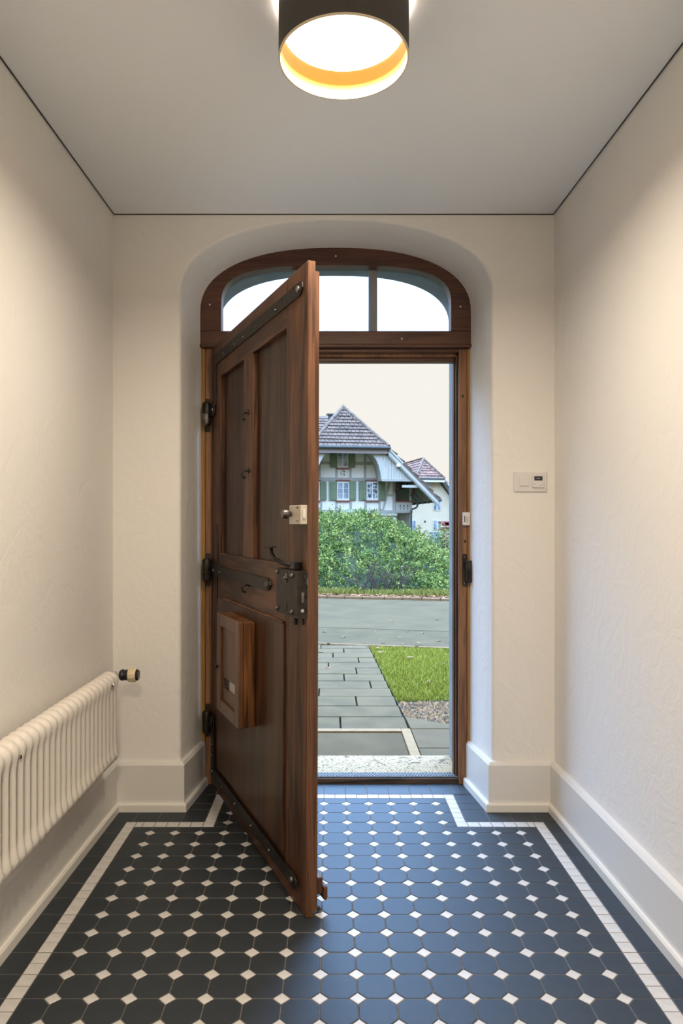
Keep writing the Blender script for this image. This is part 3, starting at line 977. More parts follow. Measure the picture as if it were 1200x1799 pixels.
wd = [max(0.0025, 0.012 * (1 - (abs(z_ - zm) / 0.23) ** 2)) for z_ in zz]
prof = [(x + w2, z_) for x, w2, z_ in zip(wv, wd, zz)] + [(x - w2, z_) for x, w2, z_ in reversed(list(zip(wv, wd, zz)))]
MB().prism_y(prof, -0.0032, -0.0003).build('cross_strap', M['iron'], s2)
zb = 0.082
s3 = MB().prism_y([(0.020, zb - 0.024), (1.150, zb - 0.022), (1.172, zb - 0.006), (1.166, zb + 0.014), (1.150, zb + 0.022), (0.070, zb + 0.024), (0.066, zb + 0.265), (0.020, zb + 0.265)], -ST - 0.008, -0.0078).build('corner_strap', M['iron'], door, bevel=0.0012)
MB().prism_y([(-0.024, zb + 0.208), (0.060, zb + 0.208), (0.060, zb + 0.262), (-0.024, zb + 0.262)], -ST - 0.014, -ST - 0.0084).build('hinge_plate', M['iron'], s3, bevel=0.001)
strap_bolt(1.130, zb, -ST - 0.008, s3, 0.011)
strap_bolt(0.045, zb + 0.003, -ST - 0.008, s3, 0.012)
for z_ in (0.16, 0.21):
    strap_bolt(0.043, z_, -ST - 0.008, s3, 0.005)
for x in (0.25, 0.45, 0.68, 0.9):
    strap_bolt(x, zb, -ST - 0.008, s3, 0.005)
# hinge knuckles that turn on the pintles (just beside the hinge edge)
for zc in (1.792, 1.045, 0.318):
    c0 = door.matrix_basis.inverted() @ Vector((HX, HYY, zc))
    MB().lathe([(0.0210, -0.0015), (0.0215, 0.002), (0.0215, 0.043), (0.018, 0.050), (0.006, 0.053), (0, 0.053)], tuple(c0), 'z', 20).box(c0.x + 0.010, -0.022, -0.011, -0.005, c0.z + 0.0, c0.z + 0.044).build('hinge_knuckle', M['iron'], door, autosmooth=True)

# rim lock
lk = db(1.028, 1.2345, 0.958, 1.108, -0.035, -0.0004, 'rim_lock', M['iron'], bev=0.0025)
for x, z in ((1.042, 1.096), (1.042, 0.972), (1.185, 0.975), (1.185, 1.092)):
    strap_bolt(x, z, -0.035, lk, 0.008)
MB().prism_y([(1.112, 1.080), (1.128, 1.064), (1.144, 1.080), (1.128, 1.096)], -0.0385, -0.0352).build('spindle_plate', M['iron_bright'], lk, bevel=0.001)
strap_bolt(1.128, 1.080, -0.038, lk, 0.007)
db(1.128, 1.136, 0.972, 1.000, -0.0362, -0.0352, 'keyhole', M['h_black'], lk, 0.0)
db(1.2346, 1.2352, 1.062, 1.096, -0.013, -0.006, 'latch_slot', M['h_black'], lk, 0)
MB().hexa([(1.2346, -0.012, 1.066), (1.247, -0.008, 1.066), (1.247, -0.006, 1.066), (1.2346, -0.004, 1.066), (1.2346, -0.012, 1.086), (1.247, -0.008, 1.086), (1.247, -0.006, 1.086), (1.2346, -0.004, 1.086)]).build('latch_bolt', M['iron_bright'], lk, bevel=0.001)
db(1.2346, 1.2400, 1.010, 1.042, -0.024, -0.015, 'dead_bolt', M['iron_bright'], lk, 0.001)
MB().lathe([(0.006, 0.0), (0.0055, 0.0012), (0, 0.0016)], (1.2346, -0.019, 0.984), 'x', 12).build('screw', M['steel'], lk)
# escutcheon below + lever handle above
MB().lathe([(0.0, -0.006), (0.010, -0.005), (0.013, 0.0)], (1.125, -0.0006, 0.936), 'y', 16).build('keyhole_cover', M['iron'], door, smooth=True)
MB().lathe([(0.0, -0.004), (0.008, -0.003), (0.010, 0.0)], (1.195, -0.0006, 0.942), 'y', 16).build('nail_head', M['iron'], door, smooth=True)
lv = MB().tube([(1.150, -0.012, 1.120), (1.100, -0.038, 1.128), (1.060, -0.052, 1.140), (1.040, -0.056, 1.158), (1.036, -0.057, 1.176)], [0.010, 0.0075, 0.0065, 0.006, 0.0062], 10).build('thumb_lever', M['iron'], door, smooth=True)
MB().hexa([(1.020, -0.075, 1.176), (1.075, -0.066, 1.178), (1.075, -0.050, 1.178), (1.020, -0.046, 1.176), (1.020, -0.075, 1.180), (1.075, -0.066, 1.182), (1.075, -0.050, 1.182), (1.020, -0.046, 1.180)]).build('thumb_piece', M['iron'], lv, bevel=0.001)
MB().box(1.125, 1.172, -0.026, -0.0005, 1.1085, 1.133).build('lever_block', M['black_plastic'], lv, bevel=0.004)
# white auxiliary lock
al = db(1.122, 1.2262, 1.257, 1.318, -0.023, -0.0004, 'auxiliary_lock', M['nickel'], bev=0.0015)
MB().lathe([(0.0, -0.030), (0.014, -0.030), (0.0155, -0.027), (0.0155, -0.013), (0.010, -0.010), (0.008, 0.0)], (1.140, -0.0232, 1.290), 'y', 20).build('thumb_turn', M['iron_bright'], al, autosmooth=True)
db(1.2263, 1.2300, 1.276, 1.304, -0.0165, -0.0075, 'bolt', M['white_plastic'], al, 0.0015)
for z in (1.268, 1.310):
    strap_bolt(1.205, z, -0.023, al, 0.0028)
# little coat hooks on the muntin and by the strap
for x, z in ((0.578, 1.690), (0.584, 1.458), (0.594, 1.002)):
    hk = MB().tube([(x, 0.0, z + 0.010), (x, -0.022, z + 0.008), (x, -0.030, z - 0.004), (x, -0.026, z - 0.016), (x + 0.002, -0.014, z - 0.020)], [0.004, 0.0045, 0.0045, 0.0045, 0.005], 8).build('hook', M['iron'], door, smooth=True)
    MB().lathe([(0.0, -0.005), (0.008, -0.004), (0.011, -0.0002)], (x, 0, z + 0.010), 'y', 12).build('hook_base', M['iron'], hk, smooth=True)
# letter box on the lower panel
BX0, BX1, BZ0, BZ1, BD = 0.372, 0.700, 0.470, 0.876, 0.068
lb = db(BX0, BX1, BZ0, BZ1, -BD + 0.016, -0.0074, 'letter_box', M['boxwood'], bev=0.003)
fw = 0.052
yf0, yf1 = -BD - 0.006, -BD + 0.0155
db(BX0 - 0.004, BX0 + fw, BZ0 - 0.003, BZ1 + 0.003, yf0, yf1, 'lid_stile', M['boxlid'], lb, 0.004)
db(BX1 - fw, BX1 + 0.004, BZ0 - 0.003, BZ1 + 0.003, yf0, yf1, 'lid_stile', M['boxlid'], lb, 0.004)
db(BX0 + fw + .0004, BX1 - fw - .0004, BZ1 - fw + 0.003, BZ1 + 0.003, yf0, yf1, 'lid_rail', M['boxlid'], lb, 0.004)
db(BX0 + fw + .0004, BX1 - fw - .0004, BZ0 - 0.003, BZ0 + fw - 0.003, yf0, yf1, 'lid_rail', M['boxlid'], lb, 0.004)
gx0, gx1, gz0, gz1 = 0.455, 0.640, 0.575, 0.618
xa, xb, za, zc_ = BX0 + fw, BX1 - fw, BZ0 + fw - .003, BZ1 - fw + .003
b = MB()
for (p0, p1, q0, q1) in ((xa, gx0, za, zc_), (gx1, xb, za, zc_), (gx0, gx1, za, gz0), (gx0, gx1, gz1, zc_)):
    b.box(p0, p1, yf0 + 0.011, yf1 - 0.001, q0, q1)
b.build('lid_panel', M['boxlid'], lb)
db(gx0, gx1, gz0, gz1, yf1 - 0.004, yf1 - 0.0015, 'name_window', M['nickel'], lb, 0)
db(gx0 - .004, gx0 + 0.055, gz0 - .003, gz1 + .003, yf1 - 0.0048, yf1 - 0.0041, 'painted_window_shadow', M['h_black'], lb, 0)  # black sheet standing in for the shadow inside the name window
MB().lathe([(0.0, -0.012), (0.006, -0.011), (0.007, -0.004), (0.004, 0)], (BX0 + 0.012, yf0, 0.650), 'y', 12).build('lid_knob', M['iron'], lb, smooth=True)

# ------------------------------------------------------------------ radiator
RZ0, RZ1, RXF, RXB = 0.300, 0.668, -0.868, -0.908
PITCH, NSEC, R_END = 0.0455, 36, 2.832
rad = thing('radiator', 'cream tubular column radiator under the plaster wall', 'radiator', (0, 0, 0))
def section_mesh():
    pts, rs = [], []
    def arc(cx_, cz_, a0, a1, rr, k=5):
        for i in range(k + 1):
            a_ = a0 + (a1 - a0) * i / k
            pts.append((cx_ + rr * math.cos(a_), 0, cz_ + rr * math.sin(a_)))
    rt, rb = 0.0124, 0.0222
    xm = (RXF + RXB) / 2
    half = (RXF - RXB) / 2
    # front column upwards
    for z_, r_ in ((RZ0 + 0.040, 0.0205), (RZ0 + 0.060, 0.0150), (RZ0 + 0.085, rt), ((RZ0 + RZ1) / 2, rt), (RZ1 - 0.085, rt), (RZ1 - 0.060, 0.0150), (RZ1 - 0.040, 0.0205)):
        pts.append((RXF, 0, z_)); rs.append(r_)
    for a_ in np.linspace(0.5, PI - 0.5, 5):
        pts.append((xm + half * math.cos(a_), 0, RZ1 - 0.040 + 0.018 * math.sin(a_))); rs.append(rb)
    for z_, r_ in ((RZ1 - 0.040, 0.0205), (RZ1 - 0.060, 0.0150), (RZ1 - 0.085, rt), ((RZ0 + RZ1) / 2, rt), (RZ0 + 0.085, rt), (RZ0 + 0.060, 0.0150), (RZ0 + 0.040, 0.0205)):
        pts.append((RXB, 0, z_)); rs.append(r_)
    for a_ in np.linspace(PI + 0.5, 2 * PI - 0.5, 5):
        pts.append((xm + half * math.cos(a_), 0, RZ0 + 0.040 + 0.018 * math.sin(a_))); rs.append(rb)
    return MB().tube(pts, rs, 14, closed=True).mesh('section', M['radiator'], True)
sm = section_mesh()
for i in range(NSEC):
    inst(sm, 'section', rad, (0, R_END - i * PITCH, 0))
xm = (RXF + RXB) / 2
for z_ in (RZ0 + 0.032, RZ1 - 0.032):
    MB().tube([(xm, R_END + 0.004, z_), (xm, R_END - (NSEC - 1) * PITCH - 0.004, z_)], 0.019, 14).build('header_pipe', M['radiator'], rad, smooth=False)
for x, y in ((196, 1205), (31, 1331)):
    Zc = -0.858 * F / (x - CX)
    zc = EYE + (HY - y) / F * Zc
    MB().tube([(RXF - 0.004, Zc, zc), (RXF + 0.020, Zc, zc + 0.002)], 0.006, 10).box(RXF + 0.004, RXF + 0.010, Zc - 0.016, Zc + 0.016, zc - 0.004, zc + 0.006).build('bracket_clip', M['steel'], rad, bevel=0.001)
for yb in (R_END - 0.10, R_END - 1.45):
    for z_ in (RZ0 + 0.05, RZ1 - 0.06):
        MB().box(xl(yb) - 0.001, RXB + 0.012, yb - 0.0065, yb + 0.0065, z_ - 0.012, z_ + 0.012).build('wall_bracket', M['radiator'], rad, bevel=0.002)
# thermostatic valve
VZ, VY = 0.640, 2.895
vv = MB().lathe([(0.010, 0.0), (0.010, 0.03), (0.016, 0.032), (0.018, 0.045), (0.016, 0.072), (0.010, 0.074)], (xm, R_END + 0.012, RZ1 - 0.032), 'y', 16).tube([(xm, VY, RZ1 - .032), (RXF - 0.006, VY, VZ)], 0.012, 12).build('valve_body', M['steel'], rad, autosmooth=True)
MB().lathe([(0.0, 0.0), (0.016, 0.0), (0.021, 0.004), (0.024, 0.012), (0.021, 0.022), (0.023, 0.036), (0.0, 0.036)], (RXF + 0.006, VY, VZ), 'x', 24).build('valve_collar', M['black_plastic'], rad, autosmooth=True)
vh = MB().lathe([(0.0, 0.0), (0.0255, 0.0), (0.028, 0.003), (0.028, 0.028), (0.0255, 0.032), (0.0, 0.032)], (RXF + 0.0425, VY, VZ), 'x', 28).build('valve_head', M['cream_plastic'], rad, autosmooth=True)
for k in range(14):
    th_ = 2 * PI * k / 14
    MB().box(RXF + 0.047, RXF + 0.0695, -0.0012, 0.0012, 0.0276, 0.0290).build('rib', M['cream_plastic'], vh).rotation_euler = (th_, 0, 0)
for ch in vh.children:
    ch.location = (0, VY, VZ)
MB().lathe([(0.0, 0.0), (0.022, 0.0), (0.023, 0.004), (0.020, 0.0095), (0, 0.0105)], (RXF + 0.0747, VY, VZ), 'x', 24).build('valve_cap', M['black_plastic'], rad, autosmooth=True)

# ------------------------------------------------------------------ outside of the doorway: stone surround, step, outer wall
OZ0, OZ1 = 3.480, 3.745
SO = (-0.585, 0.634, 2.300, 2.578, 2.5)
sur = thing('trim_2', 'blue grey stone surround outside the door frame', 'door surround', kind='structure')
A_ = arch(*SO, zb=0.03)
B_ = arch(*SO, off=0.16, zb=0.03)
ring(OZ0, OZ1, B_, A_, 'stone_arch', M['stone_jamb'], sur, 0.008)
ob = MB()
Bo = arch(*SO, off=0.155, zb=-0.3)
n = len(Bo)
vs = [(x, OZ1 - 0.03, z) for x, z in Bo] + [(-3.0, OZ1 - 0.03, -0.3)] + [(-3.0 + 6 * i / 40, OZ1 - 0.03, 4.2) for i in range(41)] + [(3.0, OZ1 - 0.03, -0.3)]
ob.add(vs, [(k, k + 1, n + k + 1, n + k) for k in range(n - 1)])
tag(ob.build('wall_exterior', M['facade_out']), 'outer rendered wall face around the stone surround', 'wall', kind='structure')
st = MB().box(-0.80, 0.84, 3.492, 3.760, GZ - 0.05, 0.030).build('doorstep', M['sill_stone'], bevel=0.006)
tag(st, 'cream speckled granite doorstep outside the sill', 'step', kind='structure')

# ------------------------------------------------------------------ ground outside
def ground_poly(name, pts, z0, z1, m, label, cat, bev=0, kind='structure'):
    o = MB().prism_z([(p[0], p[1]) for p in pts], z0, z1).build(name, m, bevel=bev)
    return tag(o, label, cat, kind=kind)
RS = -0.215       # the road runs slightly askew
def road_y(c, x): return c + RS * x
XA, XB = -14.0, 14.0
ground_poly('meadow', [(-60, 13), (60, 13), (60, 130), (-60, 130)], GZ - 0.2, GZ - 0.05, M['field'], 'meadow ground behind the shrub bank', 'ground')
ground_poly('road', [(XA, road_y(9.56, XA)), (XB, road_y(9.56, XB)), (XB, road_y(13.42, XB)), (XA, road_y(13.42, XA))], GZ - 0.03, GZ, M['asphalt'], 'grey green asphalt road crossing in front of the door', 'road')
ground_poly('road_margin', [(XA, road_y(8.26, XA)), (XB, road_y(8.26, XB)), (XB, road_y(9.515, XB)), (XA, road_y(9.515, XA))], GZ - 0.03, GZ + 0.002, M['asphalt2'], 'asphalt margin strip between the road and the garden path', 'road')
ground_poly('garden_bed', [(-14, 3.6), (14, 3.6), (14, road_y(8.25, 14)), (-14, road_y(8.25, -14))], GZ - 0.2, GZ - 0.045, M['slab_joint'], 'sandy bed under the path slabs', 'ground')

ground_poly('road_bed', [(XA, road_y(8.1, XA)), (XB, road_y(8.1, XB)), (XB, road_y(13.6, XB)), (XA, road_y(13.6, XA))], GZ - 0.2, GZ - 0.03, M['slab_joint'], 'dark bed showing in the joints of the asphalt', 'ground')
# kerb stones on both sides of the road
kb = thing('kerb', 'row of pale granite kerb stones along the shrub bank', 'kerb', kind='structure')
x = -3.2
while x < 4.0:
    wv_ = rnd.uniform(0.30, 0.42)
    y0 = road_y(13.43, x)
    o = MB().box(0, wv_ - 0.012, 0, 0.12, GZ - 0.05, GZ + 0.045).build('kerb_stone', M['kerb'], kb, bevel=0.01)
    o.location = (x, y0, rnd.uniform(-.006, .006)); o.rotation_euler = (0, 0, math.atan(RS))
    x += wv_
kb2 = thing('kerb_edging', 'thin pale edging between garden and asphalt margin', 'kerb', kind='structure')
x = -4.0
while x < 4.4:
    y0 = road_y(8.19, x)
    o = MB().box(0, 0.985, 0, 0.06, GZ - 0.05, GZ + 0.008).build('edging_stone', M['kerb'], kb2, bevel=0.004)
    o.location = (x, y0, 0); o.rotation_euler = (0, 0, math.atan(RS))
    x += 1.0

# path of long slabs
path = thing('path', 'garden path of long grey green stone slabs', 'path', kind='structure')
rows = [1280, 1259, 1240, 1223, 1209, 1196, 1184, 1173, 1164, 1155, 1147, 1139.5, 1132]
joints = [598, None, 626, 560.5, 651, 604.5, 626, 577, 630, 585, 604, 564]
for i in range(12):
    ya, yb = gp(600, rows[i]).y, gp(600, rows[i + 1]).y
    zm_ = (ya + yb) / 2
    xe = 0.445 + (0.540 - 0.445) * (8.3 - zm_) / 3.4
    j = joints[i]
    xs = [xe]
    if j is not None: xs.append((j - CX) / F * zm_)
    else: xs.append(xe - 1.02)
    k = 0
    while xs[-1] > -1.5:
        xs.append(xs[-1] - (0.78, 0.62, 0.9)[(i + k) % 3]); k += 1
    for a_, b_ in zip(xs[:-1], xs[1:]):
        g = 0.006
        yend = yb
        if i == 11: yend = min(yb, road_y(8.18, (a_ + b_) / 2) - 0.02)
        o = MB().box(b_ + g, a_ - g, ya + g, yend - g, GZ - 0.045, GZ + rnd.uniform(-.003, .003)).build('slab', M['slab'] if (i + k) % 2 else M['slab2'], path, bevel=0.004)
# slabs around the mat
yA = gp(600, 1280).y
y1314 = gp(760, 1314).y
def slab(pts, m='slab', z=0.0):
    return MB().prism_z(pts, GZ - 0.045, GZ + z).build('slab', M[m], path, bevel=0.004)
MX = gp(706, 1283).x + 0.065
slab([(MX, y1314 + .006), (2.2, y1314 + .006), (2.2, yA - .006), (MX, yA - .006)], 'slab2')
slab([(MX, 3.765), (2.2, 3.765), (2.2, y1314 - .006), (MX, y1314 - .006)])
e1, e2 = gp(712, 1259), gp(790, 1277)
slab([(0.552, yA + .006), (2.2, yA + .006), (2.2, yA + 0.02), (e2.x + .1, e2.y), (e1.x, e1.y)], 'slab2')
slab([(-2.0, 3.765), (-0.85, 3.765), (-0.85, yA - .006), (-2.0, yA - .006)], 'slab2')

# doormat in its frame
mt = thing('doormat', 'dark grey mat sunk in a pale stone frame before the doorstep', 'mat', (0, 0, 0))
MB().box(-0.78, MX - 0.070, 3.765, yA - 0.075, GZ - 0.05, GZ - 0.006).build('mat_pad', M['mat'], mt, bevel=0.004)
fr_ = MB().box(MX - 0.068, MX - 0.006, 3.765, yA - 0.006, GZ - 0.05, GZ + 0.004).build('frame_bar', M['mat_frame'], mt, bevel=0.004)
MB().box(-0.78, MX - 0.0685, yA - 0.068, yA - 0.006, GZ - 0.05, GZ + 0.004).build('frame_bar', M['mat_frame'], mt, bevel=0.004)
MB().box(-0.845, -0.7805, 3.765, yA - 0.006, GZ - 0.05, GZ + 0.004).build('frame_bar', M['mat_frame'], mt, bevel=0.004)

# lawn, verge, gravel
def xe_at(y): return 0.445 + (0.540 - 0.445) * (8.3 - y) / 3.4
lawn_pts = [(xe_at(5.6) + .012, 5.58), (3.6, 5.85), (3.6, road_y(8.17, 3.6)), (xe_at(8.1) + .012, road_y(8.17, .45))]
ground_poly('lawn', lawn_pts, GZ - 0.12, GZ - 0.015, M['soil'], 'small lawn beside the slab path', 'lawn')
gravel_pts = [(e1.x + .012, e1.y + .02), (e2.x + .1, e2.y + .02), (3.6, e2.y + .01), (3.6, 5.84), (xe_at(5.6) + .012, 5.57)]
ground_poly('gravel_bed', gravel_pts, GZ - 0.12, GZ - 0.02, M['gravel_bed'], 'gravel patch between slabs and lawn', 'gravel')
ground_poly('verge', [(XA, road_y(13.56, XA)), (XB, road_y(13.56, XB)), (XB, 22), (XA, 22)], GZ - 0.12, GZ + 0.02, M['verge'], 'verge strewn with leaves under the shrub bank', 'ground')

rg = np.random.default_rng(5)
def inside_poly(P, x, y):
    r_ = np.zeros(len(x), bool)
    n = len(P)
    for i in range(n):
        x0, y0 = P[i]; x1, y1 = P[(i + 1) % n]
        c_ = ((y0 > y) != (y1 > y)) & (x < (x1 - x0) * (y - y0) / (y1 - y0 + 1e-12) + x0)
        r_ ^= c_
    return r_
def tri_mesh(name, V, Fc, m, tone, parent=None):
    me = bpy.data.meshes.new(name)
    me.vertices.add(len(V))
    me.vertices.foreach_set('co', np.asarray(V, np.float32).ravel())
    k = Fc.shape[1]
    me.loops.add(Fc.size)
    me.loops.foreach_set('vertex_index', Fc.ravel().astype(np.int32))
    me.polygons.add(len(Fc))
    me.polygons.foreach_set('loop_start', (np.arange(len(Fc)) * k).astype(np.int32))
    me.polygons.foreach_set('loop_total', np.full(len(Fc), k, np.int32))
    me.update(calc_edges=True)
    me.validate()
    me.materials.append(m)
    set_tone(me, np.asarray(tone, np.float32))
    o = bpy.data.objects.new(name, me)
    COL.objects.link(o)
    if parent is not None: o.parent = parent
    return o
def blades(name, x, y, z, h, w, m, label, cat):
    N = len(x)
    an = rg.uniform(0, 2 * PI, N)
    lean = rg.uniform(0.1, 0.9, N) * h
    la = rg.uniform(0, 2 * PI, N)
    V = np.zeros((N, 3, 3))
    V[:, 0] = np.stack([x - np.cos(an) * w, y - np.sin(an) * w, z], 1)
    V[:, 1] = np.stack([x + np.cos(an) * w, y + np.sin(an) * w, z], 1)
    V[:, 2] = np.stack([x + np.cos(la) * lean, y + np.sin(la) * lean, z + h], 1)
    Fc = np.arange(N * 3).reshape(N, 3)
    return tag(tri_mesh(name, V.reshape(-1, 3), Fc, m, rg.uniform(0, 1, N) ** 0.9), label, cat, kind='stuff')
N = 90000
x, y = rg.uniform(0.4, 2.6, N), rg.uniform(5.5, 8.3, N)
k = inside_poly(lawn_pts, x, y)
x, y = x[k], y[k]
blades('lawn_grass', x, y, np.full(len(x), GZ - 0.016), rg.uniform(0.014, 0.042, len(x)), 0.0035, M['grass'], 'bright green short grass of the lawn by the path', 'grass')
N = 26000
x = rg.uniform(-3.5, 4.2, N)
y = 13.80 + RS * x + np.abs(rg.normal(0, 0.5, N)) + 0.25 * rg.uniform(0, 1, N)
blades('verge_grass', x, y, np.full(N, GZ + 0.018), rg.uniform(0.04, 0.15, N), 0.010, M['grass2'], 'rough grass at the foot of the shrub bank', 'grass')
# gravel stones
N = 9000
x, y = rg.uniform(0.5, 2.2, N), rg.uniform(4.7, 5.9, N)
k = inside_poly(gravel_pts, x, y); x, y = x[k], y[k]
N = len(x)
base = np.array([(1, 0, 0), (-.5, .87, 0), (-.5, -.87, 0), (0, 0, 1)], float)
s_ = rg.uniform(0.007, 0.017, N)
an = rg.uniform(0, 2 * PI, N)
V = np.zeros((N, 4, 3))
for q in range(4):
    bx, by, bz = base[q]
    st_ = rg.uniform(0.7, 1.2, N)
    V[:, q] = np.stack([x + (bx * np.cos(an) - by * np.sin(an)) * s_ * st_, y + (bx * np.sin(an) + by * np.cos(an)) * s_ * st_, GZ - 0.021 + bz * s_ * 0.9 + 0.001], 1)
fi = np.array([(0, 1, 3), (1, 2, 3), (2, 0, 3)])
Fc = (np.arange(N)[:, None, None] * 4 + fi[None]).reshape(-1, 3)
tag(tri_mesh('gravel_stones', V.reshape(-1, 3), Fc, M['pebble'], np.repeat(rg.uniform(0, 1, N), 3)), 'grey and white crushed gravel beside the path', 'gravel', kind='stuff')
# leaf litter on the verge and scattered single leaves
def leaf_quads(name, x, y, z, s, m, label, cat):
    N = len(x)
    an = rg.uniform(0, 2 * PI, N)
    V = np.zeros((N, 4, 3))
    for q, (a_, b_) in enumerate(((1, 0), (0, .55), (-1, 0), (0, -.55))):
        V[:, q] = np.stack([x + (a_ * np.cos(an) - b_ * np.sin(an)) * s, y + (a_ * np.sin(an) + b_ * np.cos(an)) * s, z + rg.uniform(0, 0.6, N) * s], 1)
    return tag(tri_mesh(name, V.reshape(-1, 3), np.arange(N * 4).reshape(N, 4), m, rg.uniform(0, 1, N)), label, cat, kind='stuff')
N = 3200
x = rg.uniform(-3.2, 4.0, N)
y = 13.58 + RS * x + np.abs(rg.normal(0, 0.30, N))
leaf_quads('leaf_litter', x, y, np.full(N, GZ + 0.03), rg.uniform(0.02, 0.055, N), M['litter'], 'brown leaf litter heaped along the kerb', 'leaves')

def leaf_mesh(k):
    r2 = random.Random(k)
    pts = [(0, 0)]
    prof = [(0.0, -1.0), (0.35, -0.45), (0.75, -0.35), (0.45, 0.0), (0.7, 0.45), (0.28, 0.4), (0.0, 1.0), (-0.28, 0.4), (-0.7, 0.45), (-0.45, 0.0), (-0.75, -0.35), (-0.35, -0.45)]
    top = [(a_ * r2.uniform(.8, 1.1), b_ * r2.uniform(.85, 1.1)) for a_, b_ in prof]
    n = len(top)
    vs = [(0, 0, 0.10)] + [(a_, b_, r2.uniform(0.0, 0.30) * (abs(a_) + .3)) for a_, b_ in top]
    vs += [(a_, b_, c_ - 0.03) for a_, b_, c_ in vs]
    fs = [(0, 1 + i, 1 + (i + 1) % n) for i in range(n)]
    m_ = n + 1
    fs += [(m_, m_ + 1 + (i + 1) % n, m_ + 1 + i) for i in range(n)]
    fs += [(1 + i, m_ + 1 + i, m_ + 1 + (i + 1) % n, 1 + (i + 1) % n) for i in range(n)]
    return MB().add(vs, fs).mesh('fallen_leaf', M['dry_leaf'])
lms = [leaf_mesh(k) for k in range(4)]
spots = [(570, 1111, 1), (557, 1116, 1), (688, 1092, 1), (768, 1089, 1), (658, 1110, 1), (715, 1110, 1), (742, 1113, 1), (672, 1131, 0), (604, 1120, 1), (660, 1122, 1), (701, 1120, 1), (770, 1127, 1),
         (647, 1137, 0), (615, 1137, 0), (578, 1174, 0), (563, 1146, 0), (691, 1141, 2), (708, 1136, 2), (735, 1134, 2), (779, 1172, 2), (755, 1204, 2), (720, 1160, 2), (662, 1143, 2), (668, 1151, 2)]
for i, (x, y, w_) in enumerate(spots):
    p = gp(x, y)
    o = inst(lms[i % 4], 'fallen_leaf', None, (p.x, p.y, GZ + (0.002, 0.004, 0.034)[w_ if w_ != 1 else 1]), (rnd.uniform(-.1, .1), rnd.uniform(-.1, .1), rnd.uniform(0, 6)))
    s_ = rnd.uniform(0.028, 0.045)
    o.scale = (s_, s_, s_)
    lab = ('dry tan leaf lying on the garden path slabs', 'dry tan leaf lying on the asphalt', 'dry tan leaf lying in the short lawn')[w_]
    tag(o, lab, 'leaf', ('fallen leaves on the path', 'fallen leaves on the asphalt', 'fallen leaves on the lawn')[w_])

# ------------------------------------------------------------------ shrub bank across the road
sb = thing('shrub_bank', 'wide mounded bank of feathery green shrubs across the road', 'shrubs', (0, 17, GZ), kind='stuff')
hx_ = np.array([-4.6, -3.6, -2, 0.0, 1.0, 1.43, 1.71, 1.99, 2.42, 2.7, 3.0, 3.6, 4.2])
hz_ = np.array([0.9, 1.35, 1.5, 1.50, 1.48, 1.34, 1.20, 1.02, 0.78, 0.55, 0.36, 0.2, 0.05])
def mound(x, y):
    """surface height over ground at world x,y"""
    H_ = np.interp(x, hx_, hz_) - GZ
    yf = 14.35 + RS * x * 0.9
    t = np.clip((y - yf) / 3.2, 0, 1)
    back = np.clip((21.0 - y) / 2.0, 0, 1)
    bumps = 0.10 * np.sin(x * 4.3 + y * 1.7) * np.sin(y * 3.1 - x * 1.3) + 0.05 * np.sin(x * 9.1 + 2) * np.sin(y * 7.3)
    return np.maximum(0.0, (H_ * np.sin(t * PI / 2) ** 0.8 + bumps * np.minimum(1, t * 4)) * np.sqrt(back))
gx = np.linspace(-4.5, 4.1, 60); gy = np.linspace(13.6, 21, 50)
GX, GY = np.meshgrid(gx, gy)
GZZ = GZ + mound(GX, GY) * 0.90 - 0.06
V = np.stack([GX, GY, GZZ], -1).reshape(-1, 3) - np.array([0, 17, GZ])
nx, ny = len(gx), len(gy)
Fc = np.array([(j * nx + i, j * nx + i + 1, (j + 1) * nx + i + 1, (j + 1) * nx + i) for j in range(ny - 1) for i in range(nx - 1)])
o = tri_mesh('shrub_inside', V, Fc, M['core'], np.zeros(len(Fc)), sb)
o['kind'] = 'stuff'
# sprays of leaflets
LV, LT = [], []
NS, NL = 3000, 28
sx_ = rg.uniform(-4.2, 3.9, NS)
sy_ = 14.3 + RS * sx_ * 0.9 + rg.beta(1.0, 1.6, NS) * 5.0
sz_ = GZ + mound(sx_, sy_)
e_ = 0.05
nxg = -(mound(sx_ + e_, sy_) - mound(sx_ - e_, sy_)) / (2 * e_)
nyg = -(mound(sx_, sy_ + e_) - mound(sx_, sy_ - e_)) / (2 * e_)
nn = np.stack([nxg, nyg, np.ones(NS)], 1)
nn /= np.linalg.norm(nn, axis=1)[:, None]
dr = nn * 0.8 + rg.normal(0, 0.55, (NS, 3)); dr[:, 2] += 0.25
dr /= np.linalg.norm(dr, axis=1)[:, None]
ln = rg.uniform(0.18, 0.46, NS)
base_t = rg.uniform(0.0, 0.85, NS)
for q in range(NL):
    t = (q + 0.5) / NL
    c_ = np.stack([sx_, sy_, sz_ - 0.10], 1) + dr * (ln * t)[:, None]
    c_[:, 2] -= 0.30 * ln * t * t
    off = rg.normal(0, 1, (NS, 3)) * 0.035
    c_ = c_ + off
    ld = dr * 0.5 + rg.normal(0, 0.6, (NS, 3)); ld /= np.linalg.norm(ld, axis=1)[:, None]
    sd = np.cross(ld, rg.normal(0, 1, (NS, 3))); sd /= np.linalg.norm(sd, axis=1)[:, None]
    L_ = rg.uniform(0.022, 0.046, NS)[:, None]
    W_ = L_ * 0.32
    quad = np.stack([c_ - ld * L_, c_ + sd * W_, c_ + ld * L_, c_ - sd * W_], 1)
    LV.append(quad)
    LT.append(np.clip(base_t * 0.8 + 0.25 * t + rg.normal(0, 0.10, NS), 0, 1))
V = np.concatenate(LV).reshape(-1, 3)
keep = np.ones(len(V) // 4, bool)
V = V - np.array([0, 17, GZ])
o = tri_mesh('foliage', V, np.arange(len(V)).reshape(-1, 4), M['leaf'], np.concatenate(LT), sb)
o['kind'] = 'stuff'
